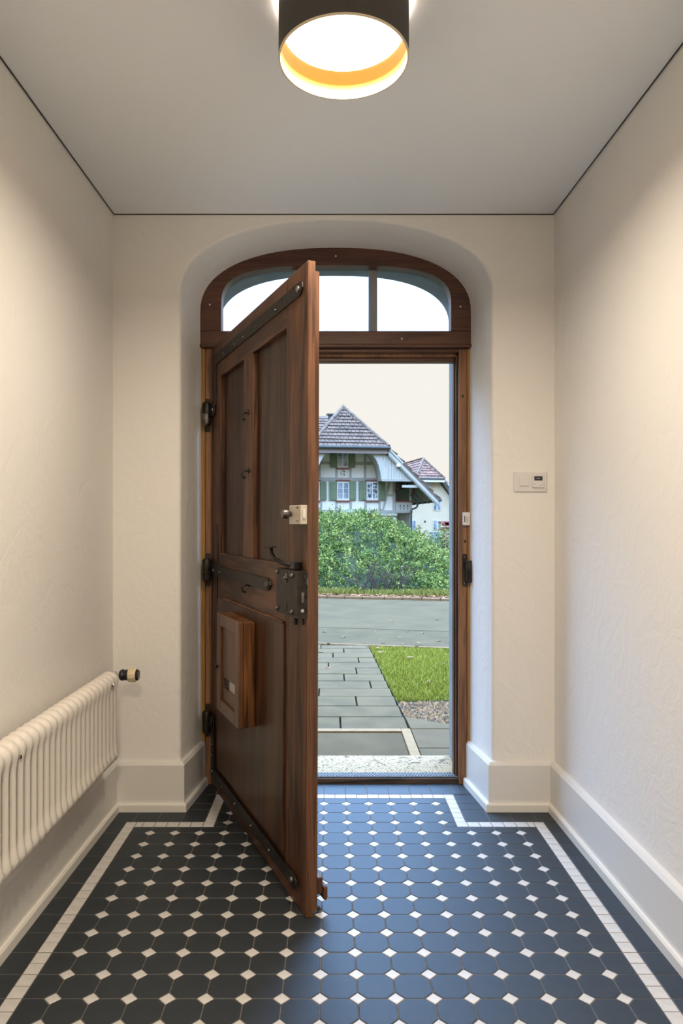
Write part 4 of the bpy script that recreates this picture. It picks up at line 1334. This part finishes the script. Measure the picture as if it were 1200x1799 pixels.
# bare dark shoots standing out of the leaves
b = MB()
for i in range(150):
    x = rnd.uniform(-3.5, 3.4)
    y = 14.3 + RS * x * .9 + 5.0 * rnd.random() ** 1.2
    z = GZ + float(mound(np.array([x]), np.array([y]))[0])
    d = Vector((rnd.gauss(0.25, .35), rnd.gauss(-.1, .3), 1)).normalized()
    L_ = rnd.uniform(0.15, 0.38)
    p0 = Vector((x, y, z - 0.12)) - Vector((0, 17, GZ))
    b.tube([p0, p0 + d * L_ * .6, p0 + d * L_ + Vector((rnd.gauss(.03, .03), 0, 0))], [0.006, 0.010, 0.005], 4)
o = b.build('shoots', M['twig'], sb)
o['kind'] = 'stuff'
# a low clump of bare twigs in front of the bank
tp = gp(672, 1045.5)
tw = thing('bare_bush', 'dark leafless twiggy bush at the foot of the green bank', 'bush', (tp.x, tp.y, GZ))
for i in range(34):
    a_ = rnd.uniform(0, 2 * PI)
    r_ = rnd.uniform(0.0, 0.16)
    d = Vector((rnd.gauss(0.12, .75), rnd.gauss(-0.1, .25), rnd.uniform(.55, 1.0)))
    L_ = rnd.uniform(0.40, 0.85)
    p0 = Vector((math.cos(a_) * r_ * 4, math.sin(a_) * r_, 0.0))
    m1 = p0 + d * L_ * 0.5
    e2_ = p0 + d * L_ * Vector((0.85, 1, 1)).length / 1.7 + Vector((0, 0, 0.08))
    bb_ = MB().tube([p0, m1, e2_], [0.012, 0.009, 0.004], 5)
    for k in range(3):
        q = p0.lerp(e2_, rnd.uniform(.4, .9))
        bb_.tube([q, q + Vector((rnd.gauss(0, .10), rnd.gauss(0, .05), rnd.uniform(.05, .16)))], [0.006, 0.003], 4)
    bb_.build('twig', M['twig'], tw)

# ------------------------------------------------------------------ the farmhouse
HTH = math.radians(8)
HO = Vector(((603 - CX) / F * 42.0, 42.0, 0))
he = Vector((math.cos(HTH), math.sin(HTH), 0))
hd = Vector((-math.sin(HTH), math.cos(HTH), 0))
def hp(x, y, v=0.0, O=HO, e=he, d=hd):
    """pixel -> (u, v, z) on the plane v = const of the house frame"""
    rr = Vector(((x - CX) / F, 1, 0))
    t = (v + d.dot(O)) / d.dot(rr)
    return Vector((e.dot(rr * t - O), v, EYE + (HY - y) / F * t))
HG = GZ - 0.05
house = thing('farmhouse', 'half-timbered farmhouse with green shutters and broad grey tiled hip roof', 'house', (HO.x, HO.y, 0), (0, 0, HTH))
def hbox(xa, ya, xb, yb, v0, v1, name, m, parent=None, bev=0):
    A, B = hp(xa, yb, v0), hp(xb, ya, v0)
    return MB().box(A.x, B.x, v0, v1, A.z, B.z).build(name, M[m], parent if parent is not None else house, bevel=bev)
# walls: upper storey and plinth storey
uL, uR = hp(508, 850).x, hp(695, 850).x
zTop, zMid = hp(600, 786).z, hp(600, 903).z
zSh = hp(695, 808).z
uTop = hp(672, 786).x
MB().prism_y([(uL, zMid), (uR, zMid), (uR, zSh), (uTop, zTop + 0.1), (uL + (uR - uTop), zTop + 0.1), (uL, zSh)], 0.0, 11.0).build('upper_wall', M['h_wall'], house)
MB().box(uL, uR - 0.05, 0.05, 11.0, HG, zMid - 0.001).build('lower_wall', M['h_wall'], house)
# timber frame of the front
def timber(xa, ya, xb, yb):
    return hbox(xa, ya, xb, yb, -0.04, 0.02, 'timber', 'h_timber')
timber(508, 812, 672, 815.2)
timber(508, 840, 695, 843.8)
timber(508, 896.5, 695, 901)
for x in (519, 559.5, 639.5):
    timber(x, 786, x + 4.0, 840)
for x in (589.5, 614.2):
    timber(x, 821.5, x + 3.6, 840)
for x in (522, 541, 562.5, 589.3, 614.5, 640.2, 665.3):
    timber(x, 880.5, x + 3.8, 896.5)
timber(690, 843.8, 695, 896.5)
timber(629.4, 843.8, 631.4, 880)
timber(577.3, 843.8, 579.4, 880)
p0, p1 = hp(684.5, 846), hp(672.5, 896)
MB().hexa([(p1.x - .06, -.04, p1.z), (p1.x + .07, -.04, p1.z), (p1.x + .07, .02, p1.z), (p1.x - .06, .02, p1.z), (p0.x - .06, -.04, p0.z), (p0.x + .07, -.04, p0.z), (p0.x + .07, .02, p0.z), (p0.x - .06, .02, p0.z)]).build('timber', M['h_timber'], house)
timber(680.5, 868, 690, 871.5)
hbox(508, 902, 698, 905.5, -0.16, 0.05, 'cornice', 'h_board')
# windows with sashes, bars, shutters and red trims
def h_window(xa, ya, xb, yb, pane='h_pane', bars=(0.36, 0.66), red_top=True, sh=True, shw=11.3, shl=True, shr=True):
    fr = hbox(xa, ya, xb, yb, -0.07, 0.0, 'window', 'h_white')
    mx_ = (xa + xb) / 2
    w = xb - xa
    def pane_(x0, x1, y0, y1): hbox(x0, y0, x1, y1, -0.078, -0.0705, 'pane', pane, fr)
    ys = [ya + 1.6] + [ya + (yb - ya) * k for k in bars] + [yb - 1.8]
    for (x0, x1) in ((xa + 1.4, mx_ - 0.9), (mx_ + 0.9, xb - 1.4)):
        for y0, y1 in zip(ys[:-1], ys[1:]):
            pane_(x0, x1, y0 + 0.35, y1 - 0.35)
    hbox(xa - 1.0, yb + 0.2, xb + 1.0, yb + 1.6, -0.12, 0, 'sill', 'h_timber', fr)
    hbox(xa - 1.6, yb + 1.6, xb + 1.6, yb + 2.8, -0.14, 0, 'sill_trim', 'h_red', fr)
    if red_top:
        hbox(xa - 1.0, ya - 2.2, xb + 1.0, ya - 0.2, -0.10, 0, 'lintel', 'h_timber', fr)
        hbox(xa - 2.2, ya - 3.5, xb + 2.2, ya - 2.3, -0.16, 0, 'lintel_trim', 'h_red', fr)
    def shutter(x0, x1):
        s_ = hbox(x0, ya - 0.8, x1, yb + 0.4, -0.12, -0.06, 'shutter', 'h_shutter')
        hh = yb + 0.4 - ya + .8
        xm_ = (x0 + x1) / 2
        for y0 in (ya + hh * 0.02, ya + hh * 0.52):
            for (c0, c1) in ((x0 + 1.2, xm_ - 0.7), (xm_ + 0.7, x1 - 1.2)):
                hbox(c0, y0, c1, y0 + hh * 0.40, -0.135, -0.1205, 'shutter_panel', 'h_shutter', s_, 0.008)
    if shl: shutter(xa - 1.0 - shw, xa - 0.8)
    if shr: shutter(xb + 0.9, xb + 0.9 + shw)
h_window(592.8, 793.5, 612, 821, red_top=False, bars=(0.30,))
h_window(592.4, 846.5, 613.4, 878)
h_window(644.2, 846.5, 664.6, 878, pane='h_pane2', shw=11.4)
h_window(541, 846.5, 561.8, 878)
# painted coat of arms and inscription frieze
arms = hbox(598.2, 825.5, 607, 836.5, -0.03, 0.0, 'coat_of_arms', 'h_wall')
def blob(x, y, rx, ry, m, v=-0.034):
    c_ = hp(x, y, v)
    pts = [(c_.x + rx * .034 * math.cos(a_), c_.z + ry * .034 * math.sin(a_)) for a_ in np.linspace(0, 2 * PI, 13)[:-1]]
    MB().prism_y(pts, v - 0.01, v + 0.004).build('painted_mark', M[m], arms)
def curl(x, y, rx, ry, a0, a1, m, parent, v=-0.05, rad=0.016):
    pts = []
    for a_ in np.linspace(a0, a1, 9):
        q = hp(x + rx * math.cos(a_), y - ry * math.sin(a_), v); pts.append(q)
    MB().tube(pts, rad, 5).build('painted_stroke', M[m], parent)
blob(601.0, 831.6, 1.2, .8, 'h_black'); blob(604.8, 828.8, 1.1, 1.8, 'h_black'); blob(604.6, 834.0, 1.2, 1.4, 'h_black'); blob(602.3, 828.0, 1.3, 0.5, 'h_black')
curl(602.6, 831.0, 4.0, 5.0, 0.6, 4.2, 'h_timber', arms, -0.036)
fz = hbox(565, 895, 646, 899.5, -0.045, -0.0405, 'inscription_band', 'h_wall')
for i in range(15):
    x = 566.5 + i * 2.35
    curl(x, 897.2 + rnd.uniform(-.3, .3), 0.8, rnd.uniform(0.8, 1.7), rnd.uniform(0, 2), rnd.uniform(3.5, 6.0), 'h_black', fz, -0.05, 0.014)
for i in range(17):
    x = 604 + i * 2.5
    curl(x, 897.0 + math.sin(i * 1.3) * .6, 1.5, rnd.uniform(1.2, 2.2), rnd.uniform(0, 2), rnd.uniform(3.5, 6.0), 'h_teal', fz, -0.05, 0.022)

# roof
V_F = -1.55       # front overhang
pkv = 0.75
pk = hp(603, 716, pkv)
eR = hp(683, 785.5, V_F - 0.1)
lowR = hp(771.5, 876, V_F)
eL = Vector((2 * pk.x - eR.x, eR.y, eR.z))
lowL = Vector((2 * pk.x - lowR.x, lowR.y, lowR.z))
BACK = 16.0
def bk(p): return Vector((p.x, BACK, p.z))
TH = 0.16
def slab_poly(pts, th, name, m):
    nrm = (pts[1] - pts[0]).cross(pts[2] - pts[0]).normalized()
    if nrm.z < 0: nrm = -nrm
    n = len(pts)
    vs = [tuple(p) for p in pts] + [tuple(p - nrm * th) for p in pts]
    fs = [tuple(range(n)), tuple(range(n, 2 * n))[::-1]] + [(i, (i + 1) % n, n + (i + 1) % n, n + i) for i in range(n)]
    return MB().add(vs, fs).build(name, M[m], house)
slab_poly([eR, lowR, bk(lowR), bk(pk), pk], 0.10, 'roof_slope', 'h_board')
slab_poly([eL, pk, bk(pk), bk(lowL), lowL], 0.10, 'roof_slope', 'h_board')
slab_poly([eL, eR, pk], 0.10, 'hip_slope', 'h_board')
def tile_field(poly, along, m, tw=0.26, chh=0.30, parent=house, name='roof_tiles'):
    """overlapping tiles laid in courses over a planar polygon"""
    nrm = (poly[1] - poly[0]).cross(poly[2] - poly[0]).normalized()
    if nrm.z < 0: nrm = -nrm
    a_ = along.normalized()
    up = nrm.cross(a_).normalized()
    if up.z < 0: up = -up
    o_ = poly[0]
    P = [((p - o_).dot(a_), (p - o_).dot(up)) for p in poly]
    us = [p[0] for p in P]; vs_ = [p[1] for p in P]
    b = MB()
    j = 0
    v = min(vs_)
    while v < max(vs_):
        u = min(us) - (tw / 2 if j % 2 else 0)
        while u < max(us):
            cu = np.array([u + tw / 2]); cv = np.array([min(v + chh / 2, max(vs_) - .02)])
            if inside_poly(P, cu, cv)[0]:
                def pt(uu, vv, h): return tuple(o_ + a_ * uu + up * vv + nrm * h)
                g = 0.012
                h0 = 0.10 + rnd.uniform(-.008, .008)
                b.hexa([pt(u + g, v - 0.04, 0.012), pt(u + tw - g, v - 0.04, 0.012), pt(u + tw - g, v + chh, 0.0), pt(u + g, v + chh, 0.0),
                        pt(u + g, v - 0.04, h0), pt(u + tw - g, v - 0.04, h0), pt(u + tw - g, v + chh, 0.035), pt(u + g, v + chh, 0.035)])
            u += tw
        v += chh
        j += 1
    ob_ = b.build(name, M[m], parent)
    ob_['kind'] = 'stuff'
    return ob_
tile_field([eL, eR, pk], Vector((1, 0, 0)), 'h_roof', 0.25, 0.30)
tile_field([lowL, eL, pk, bk(pk), bk(lowL)], Vector((0, 1, 0)), 'h_roof', 0.5, 0.30)
tile_field([lowR, eR, pk, bk(pk), bk(lowR)], Vector((0, 1, 0)), 'h_roof', 0.5, 0.30)
def ridge_row(p, q, parent=house, m='h_ridge', L=0.42, r=0.12):
    n = max(2, int((q - p).length / L))
    b = MB()
    for i in range(n):
        a_, c_ = p.lerp(q, i / n), p.lerp(q, (i + 1.12) / n)
        up = Vector((0, 0, 0.05))
        b.tube([a_ + up, c_ + up * 1.6], [r, r * 0.82], 8)
    o_ = b.build('ridge_tiles', M[m], parent)
    o_['kind'] = 'stuff'
ridge_row(eR, pk); ridge_row(eL, pk); ridge_row(bk(pk), pk)
# gutter and fascia under the hip
MB().tube([eL + Vector((-.1, -.08, -.05)), eR + Vector((.1, -.08, -.05))], 0.085, 8).build('gutter', M['h_gutter'], house)
MB().box(eL.x, eR.x - 0.05, V_F - 0.05, V_F + 0.04, eR.z - 0.38, eR.z - 0.06).build('fascia', M['h_fascia'], house)
# verge boards on both rakes
def verge(A, B, name, m, d0, d1, v0, v1):
    dn = Vector((0, 0, -1))
    MB().hexa([tuple(A + dn * d1 + Vector((0, v0, 0))), tuple(B + dn * d1 + Vector((0, v0, 0))), tuple(B + dn * d1 + Vector((0, v1, 0))), tuple(A + dn * d1 + Vector((0, v1, 0))),
               tuple(A + dn * d0 + Vector((0, v0, 0))), tuple(B + dn * d0 + Vector((0, v0, 0))), tuple(B + dn * d0 + Vector((0, v1, 0))), tuple(A + dn * d0 + Vector((0, v1, 0)))]).build(name, M[m], house)
for A, B in ((Vector((eR.x, V_F, eR.z)), lowR), (Vector((eL.x, V_F, eL.z)), lowL)):
    verge(A, B, 'verge_board', 'h_board', 0.16, 0.42, -0.04, 0.03)
    verge(A, B, 'verge_batten', 'h_roof', -0.02, 0.16, -0.07, 0.05)
    verge(A, B, 'verge_moulding', 'h_timber', 0.42, 0.52, 0.00, 0.05)
# curved arch board (half arches left and right) and vertical boarding
def curve_pts(pp): return [hp(x, y, V_F + 0.15) for x, y in pp]
inner = [(646, 792), (654, 798), (660.5, 807), (665.5, 818), (668.6, 831), (670.5, 844.5)]
outer_ = [(661, 792), (668, 799), (673, 808), (677.3, 819), (680.2, 831), (682.3, 844.5)]
pts_in, pts_out = curve_pts(inner), curve_pts(outer_)
def mirror(p): return Vector((2 * pk.x - p.x, p.y, p.z))
for mir in (False, True):
    fI = [(mirror(p) if mir else p) for p in pts_in]
    fO = [(mirror(p) if mir else p) for p in pts_out]
    n = len(fI)
    vs = [tuple(p) for p in fI] + [tuple(p) for p in fO] + [(p.x, 0.0, p.z) for p in fI] + [(p.x, V_F + 0.25, p.z) for p in fO]
    fs = []
    for k in range(n - 1):
        fs += [(k, k + 1, n + k + 1, n + k), (k, 2 * n + k, 2 * n + k + 1, k + 1), (n + k, n + k + 1, 3 * n + k + 1, 3 * n + k)]
    MB().add(vs, fs).build('arch_board', M['h_board'], house)
    # boarding: separate vertical boards between arch and rake
    xs = np.linspace(pts_out[0].x - 0.55, hp(722, 844, V_F).x, 17)
    zlow = pts_out[-1].z
    ox = [p.x for p in pts_out]; oz = [p.z for p in pts_out]
    def rake(u): return eR.z - 0.48 + (lowR.z - eR.z) * (u - eR.x) / (lowR.x - eR.x) if u > eR.x else eR.z - 0.40
    def lowb(u):
        if u >= ox[-1]: return zlow
        return float(np.interp(u, ox, oz)) if u > ox[0] else oz[0]
    for a_, c_ in zip(xs[:-1], xs[1:]):
        g = 0.006
        z00, z01, z10, z11 = lowb(a_), lowb(c_), rake(a_), rake(c_)
        if z10 - z00 < 0.02 and z11 - z01 < 0.02: continue
        z10, z11 = max(z10, z00 + .01), max(z11, z01 + .01)
        q = [(a_ + g, z00), (c_ - g, z01), (c_ - g, z11), (a_ + g, z10)]
        if mir: q = [(2 * pk.x - x_, z_) for x_, z_ in q]
        MB().prism_y(q, V_F + 0.16, V_F + 0.19).build('board', M['h_board'], house)
# bottom beam of the boarding, purlins, rafters
A = hp(671, 845.5, V_F + .1); B = hp(728, 843, V_F + .1)
MB().box(A.x, B.x, V_F + 0.10, V_F + 0.24, A.z, A.z + 0.13).build('tie_beam', M['h_timber'], house)
for (x, y) in ((700, 817.5),):
    c_ = hp(x, y, V_F)
    MB().box(c_.x - 0.11, c_.x + 0.11, V_F - 0.10, 0.0, c_.z - 0.10, c_.z + 0.10).build('purlin_end', M['h_white'], house, bevel=0.03)
c_ = hp(735, 854.5, V_F + .1)
MB().box(c_.x - 0.95, c_.x + 0.12, V_F + 0.1, V_F + 0.30, c_.z - 0.07, c_.z + 0.07).build('bracket_beam', M['h_board'], house)
MB().box(c_.x - 0.10, c_.x + 0.14, V_F + 0.05, 11.0, c_.z - 0.02, c_.z + 0.20).build('purlin', M['h_board'], house)
sl = (lowR - Vector((eR.x, V_F, eR.z))).normalized()
for i in range(9):
    v = V_F + 0.9 + i * 1.15
    A = Vector((eR.x + 0.2, v, eR.z)) + sl * 0.9 + Vector((0, 0, -0.32)); B = Vector((lowR.x, v, lowR.z)) + Vector((-.05, 0, -0.16))
    MB().hexa([tuple(A + Vector((0, -.06, -.08))), tuple(B + Vector((0, -.06, -.08))), tuple(B + Vector((0, .06, -.08))), tuple(A + Vector((0, .06, -.08))),
               tuple(A + Vector((0, -.06, .06))), tuple(B + Vector((0, -.06, .06))), tuple(B + Vector((0, .06, .06))), tuple(A + Vector((0, .06, .06)))]).build('rafter', M['h_timber'], house)
MB().tube([lowR + Vector((0.05, -.15, -.10)), bk(lowR) + Vector((.05, 0, -.10))], 0.09, 8).build('gutter', M['h_gutter'], house)
g0 = lowR + Vector((-0.35, 0.9, -0.35))
pd = [hp(x, y, -0.4) for x, y in ((733.5, 884), (733.3, 889), (731, 892), (727, 893.5), (723.5, 895), (722.5, 898), (722.5, 935))]
MB().tube(pd, 0.06, 8).build('downpipe', M['h_gutter'], house)
# balcony on the gable corner
bl = MB()
b0, b1 = hp(694, 898, 0.0), hp(724.5, 881, 0.0)
bal = hbox(695.2, 882, 724, 897.5, 0.0, 0.07, 'balcony_front', 'h_board')
hbox(694.5, 880, 725.5, 882, -0.05, 0.12, 'rail_cap', 'h_red', bal)
hbox(694.5, 897.5, 725, 901, -0.06, 0.14, 'balcony_sill', 'h_timber', bal)
for x in (703.2, 709.7, 716.4):
    hbox(x - .7, 886.5, x + .7, 891, -0.006, -0.0005, 'cut_out', 'h_black', bal)
    hbox(x - .6, 892.5, x + .6, 895.5, -0.006, -0.0005, 'cut_out', 'h_black', bal)
for x in (700, 706.5, 713, 719.8):
    hbox(x - .15, 882.5, x + .15, 897, -0.004, -0.0004, 'board_joint', 'h_timber', bal)
uB = b1.x - 0.05
MB().box(uB - 0.07, uB, 0.08, 9.0, b0.z, b1.z).build('balcony_side', M['h_board'], house)
MB().box(uR, uB, 0.08, 9.0, b0.z - 0.16, b0.z - 0.03).build('balcony_floor', M['h_timber'], house)
hbox(695.5, 846, 720.5, 881, 2.4, 2.5, 'balcony_partition', 'h_timber')
hbox(719.5, 850, 722.8, 882, 0.02, 0.16, 'balcony_post', 'h_board')
for (xa, ya, xb, yb) in ((700.5, 848, 696, 864), (727.2, 860, 723, 872)):
    for k in range(5):
        t0, t1 = k / 5, (k + 1) / 5
        A = hp(xa + (xb - xa) * t0, ya + (yb - ya) * t0, -0.25); B = hp(xa + (xb - xa) * t1, ya + (yb - ya) * t1, -0.25)
        MB().tube([A, B], 0.085, 8).build('bracket_piece', M['h_red'] if k in (1, 3) else M['h_black'], house)
hbox(696.2, 862, 698.4, 880, -0.05, 0.05, 'bracket_post', 'h_black')
hbox(697, 901, 723, 945, 1.6, 1.7, 'side_wall', 'h_timber')
hbox(720.6, 901, 723.2, 945, 0.02, 0.2, 'lower_post', 'h_board')
hbox(690.5, 905.6, 697, 945, -0.03, 0.05, 'corner_pillar', 'h_board')
# chimney
cc = hp(581, 729, 6.0)
ch = MB().box(cc.x - .16, cc.x + .16, 5.85, 6.15, cc.z - 1.2, cc.z - 0.02).build('chimney', M['h_gutter'], house)
MB().box(cc.x - .28, cc.x + .28, 5.75, 6.25, cc.z - .02, cc.z + .06).build('chimney_cap', M['h_gutter'], ch)
# lower rear wing with its own tiled roof
wq = hp(556, 734, 13.0)
wing = [Vector((wq.x - 8, 9.2, wq.z - 3.6)), Vector((wq.x + 1.2, 9.2, wq.z - 3.6)), Vector((wq.x + 1.2, 13.0, wq.z)), Vector((wq.x - 8, 13.0, wq.z))]
slab_poly(wing, 0.1, 'wing_roof', 'h_board')
tile_field(wing, Vector((1, 0, 0)), 'h_roof', 0.5, 0.34, name='wing_tiles')
MB().box(wq.x - 7.8, wq.x + 1.0, 9.8, 15.0, HG, wq.z - 3.2).build('wing_wall', M['h_wall'], house)

# ------------------------------------------------------------------ the neighbour's house
NTH = math.radians(12)
NO = Vector(((744 - CX) / F * 64.0, 64.0, 0))
ne_ = Vector((math.cos(NTH), math.sin(NTH), 0)); nd_ = Vector((-math.sin(NTH), math.cos(NTH), 0))
def np_(x, y, v=0.0): return hp(x, y, v, NO, ne_, nd_)
nb_ = thing('neighbour_house', 'cream rendered house with brown red tiled roof behind the farmhouse', 'house', (NO.x, NO.y, 0), (0, 0, NTH))
def nbox(xa, ya, xb, yb, v0, v1, name, m, parent=nb_, bev=0):
    A, B = np_(xa, yb, v0), np_(xb, ya, v0)
    return MB().box(A.x, B.x, v0, v1, A.z, B.z).build(name, M[m], parent, bevel=bev)
nA, nB_ = np_(690, 900).x, np_(806, 900).x
NG = GZ - 0.05
npk = np_(744, 807, 1.2)
neR = np_(781, 841, -0.6); neL = Vector((2 * npk.x - neR.x, neR.y, neR.z))
slope_ = (neR.z - npk.z) / (neR.x - npk.x)
lowN = Vector((neR.x + 1.9, -0.5, neR.z + slope_ * 1.9)); lowNL = Vector((2 * npk.x - lowN.x, -0.5, lowN.z))
pent = [(nA, NG), (lowN.x - 0.6, NG), (lowN.x - 0.6, lowN.z + 0.35), (neR.x - 0.45, neR.z - 0.1), (neL.x + .45, neR.z - 0.1), (nA, lowN.z + 0.35)]
pent = [(max(p[0], lowNL.x + 0.6), p[1]) for p in pent]
MB().prism_y(pent, 0.0, 9.0).build('wall', M['n_wall'], nb_)
def bkn(p): return Vector((p.x, 11.0, p.z))
def nslab(pts, name, m):
    nrm = (pts[1] - pts[0]).cross(pts[2] - pts[0]).normalized()
    if nrm.z < 0: nrm = -nrm
    n = len(pts)
    MB().add([tuple(p) for p in pts] + [tuple(p - nrm * 0.12) for p in pts], [tuple(range(n)), tuple(range(n, 2 * n))[::-1]] + [(i, (i + 1) % n, n + (i + 1) % n, n + i) for i in range(n)]).build(name, M[m], nb_)
nslab([neL, neR, npk], 'hip_slope', 'h_white')
nslab([neR, lowN, bkn(lowN), bkn(npk), npk], 'roof_slope', 'h_white')
nslab([neL, npk, bkn(npk), bkn(lowNL), lowNL], 'roof_slope', 'h_white')
tile_field([neL, neR, npk], Vector((1, 0, 0)), 'n_roof', 0.30, 0.34, nb_)
tile_field([lowNL, neL, npk, bkn(npk), bkn(lowNL)], Vector((0, 1, 0)), 'n_roof', 0.6, 0.34, nb_)
tile_field([lowN, neR, npk, bkn(npk), bkn(lowN)], Vector((0, 1, 0)), 'n_roof', 0.6, 0.34, nb_)
ridge_row(neR, npk, nb_); ridge_row(neL, npk, nb_)
MB().box(neL.x, neR.x, -0.66, -0.5, neR.z - 0.32, neR.z - 0.05).build('fascia', M['h_white'], nb_)
MB().tube([neL + Vector((0, -.1, -.02)), neR + Vector((0, -.1, -.02))], 0.08, 6).build('gutter', M['h_gutter'], nb_)
dn = Vector((0, 0, -1))
MB().hexa([tuple(neR + dn * .30), tuple(lowN + dn * .30), tuple(lowN + dn * .30 + Vector((0, .08, 0))), tuple(neR + dn * .30 + Vector((0, .08, 0))),
           tuple(neR + dn * .05), tuple(lowN + dn * .05), tuple(lowN + dn * .05 + Vector((0, .08, 0))), tuple(neR + dn * .05 + Vector((0, .08, 0)))]).build('verge_board', M['h_gutter'], nb_)
def nwin(xa, ya, xb, yb, split=True):
    f_ = nbox(xa, ya, xb, yb, -0.06, 0.0, 'window', 'h_white')
    m_ = (xa + xb) / 2
    if split:
        nbox(xa + .6, ya + .6, m_ - .6, yb - .8, -0.07, -0.0605, 'pane', 'h_pane', f_)
        nbox(m_ + .6, ya + .6, xb - .6, yb - .8, -0.07, -0.0605, 'pane', 'h_pane', f_)
    else:
        nbox(xa + .5, ya + .5, xb - .5, yb - .6, -0.07, -0.0605, 'pane', 'h_pane', f_)
nwin(749, 845, 757, 856)
nwin(761.5, 879, 774.5, 896.5)
nwin(761.5, 914, 775, 931)
nwin(722.5, 914, 730.5, 932, False)
c_ = np_(746.5, 916.3)
MB().lathe([(0.0, -0.03), (0.09, -0.03), (0.10, 0.0)], (c_.x, 0, c_.z), 'y', 12).build('vent', M['h_gutter'], nb_)

# ------------------------------------------------------------------ small things between the houses
def at(x, y, Z): return px(x, y, Z)
sh0, sh1 = at(774.5, 928, 36), at(797, 926, 36)
shed = thing('garden_shed', 'small white garden shed with red gabled roof by the cream house', 'shed', ((sh0.x + sh1.x) / 2, 36, GZ - .05))
hw = (sh1.x - sh0.x) / 2
hz = sh0.z - (GZ - .05)
MB().box(-hw, hw, 0, 1.2, 0, hz).build('wall', M['n_wall'], shed)
gpk = at(777.5, 916, 35.8).z - (GZ - .05)
xpk = at(777.5, 916, 35.8).x - shed.location.x
xe0 = at(770.5, 925.5, 35.8).x - shed.location.x
ze = at(770.5, 925.5, 35.8).z - (GZ - .05)
xe1 = 2 * xpk - xe0
MB().prism_y([(xe0, ze), (xpk, gpk), (xe1, ze), (xe1, ze - .06), (xpk, gpk - .08), (xe0, ze - .06)], -0.35, -0.27).build('barge_board', M['wood_pale'], shed)
MB().hexa([(xpk, -0.27, gpk - .06), (hw * 1.3, -0.27, gpk - 0.06), (hw * 1.3, 1.3, gpk - .06), (xpk, 1.3, gpk - .06), (xpk, -.27, gpk), (hw * 1.3, -.27, gpk), (hw * 1.3, 1.3, gpk), (xpk, 1.3, gpk)]).build('ridge_beam', M['shed_roof'], shed)
MB().hexa([(xpk + .1, -0.25, ze + .02), (hw * 1.3, -0.45, ze + 0.02), (hw * 1.3, 1.3, gpk - .08), (xpk, 1.3, gpk - .08), (xpk + .1, -.25, ze + .06), (hw * 1.3, -.45, ze + .06), (hw * 1.3, 1.3, gpk - .02), (xpk, 1.3, gpk - .02)]).build('roof_slope', M['shed_roof'], shed)
MB().box(xe0 + .05, hw, -0.12, -0.02, ze - 0.12, ze - .02).build('eaves_beam', M['wood_pale'], shed)
A, B = at(757.5, 962, 27), at(774, 933.5, 27)
pn = MB().box(-(B.x - A.x) / 2, (B.x - A.x) / 2, 0, 0.5, 0, B.z - GZ + .05).build('stone_block', M['n_board'], bevel=0.02)
pn.location = ((A.x + B.x) / 2, 27, GZ - .05)
tag(pn, 'blue grey stone block standing beside the shed', 'block')
A, B = at(760, 985, 24), at(800, 968.5, 24)
lw = MB().box(0, B.x - A.x, 0, 0.3, 0, B.z - GZ + .05).build('low_wall', M['kerb'], bevel=0.02)
lw.location = (A.x, 24, GZ - .05)
tag(lw, 'low pale garden wall behind the shrub bank', 'wall')
fc = thing('wire_fence', 'thin grey post and wire fence over the low wall', 'fence', (A.x, 24.35, GZ - .05))
ztop = at(770, 950, 24.35).z - fc.location.z
for i in range(6):
    MB().tube([(0.05 + i * 0.15, 0, 0), (0.05 + i * 0.15, 0, ztop)], 0.009, 6).build('post', M['steel'], fc)
for k in range(4):
    z_ = ztop - 0.04 - k * 0.10
    MB().tube([(0, 0.012, z_), (0.85, 0.012, z_)], 0.005, 5).build('wire', M['h_gutter'], fc)
# young shrub with a wooden stake
yp = at(781, 962, 25.5)
ys_ = thing('young_shrub', 'small dark green shrub tied to a pale stake by the fence', 'shrub', (yp.x, 25.5, GZ - .05))
hh = at(781, 935, 25.5).z - (GZ - .05)
MB().tube([(0.07, 0, 0), (0.07, 0, hh * 0.95)], 0.022, 8).build('stake', M['wood_pale'], ys_)
MB().tube([(-0.05, 0.05, 0), (-0.03, 0.05, hh * .6)], 0.015, 6).build('stem', M['twig'], ys_)
N = 700
c_ = rg.normal(0, 1, (N, 3)) * np.array([0.20, 0.16, 0.26]) + np.array([-0.03, 0.06, hh * 0.68])
ld = rg.normal(0, 1, (N, 3)); ld /= np.linalg.norm(ld, axis=1)[:, None]
sd = np.cross(ld, rg.normal(0, 1, (N, 3))); sd /= np.linalg.norm(sd, axis=1)[:, None]
quad = np.stack([c_ - ld * .05, c_ + sd * .022, c_ + ld * .05, c_ - sd * .022], 1)
o = tri_mesh('foliage', quad.reshape(-1, 3), np.arange(N * 4).reshape(N, 4), M['leaf'], rg.uniform(0, .7, N), ys_)
o['kind'] = 'stuff'
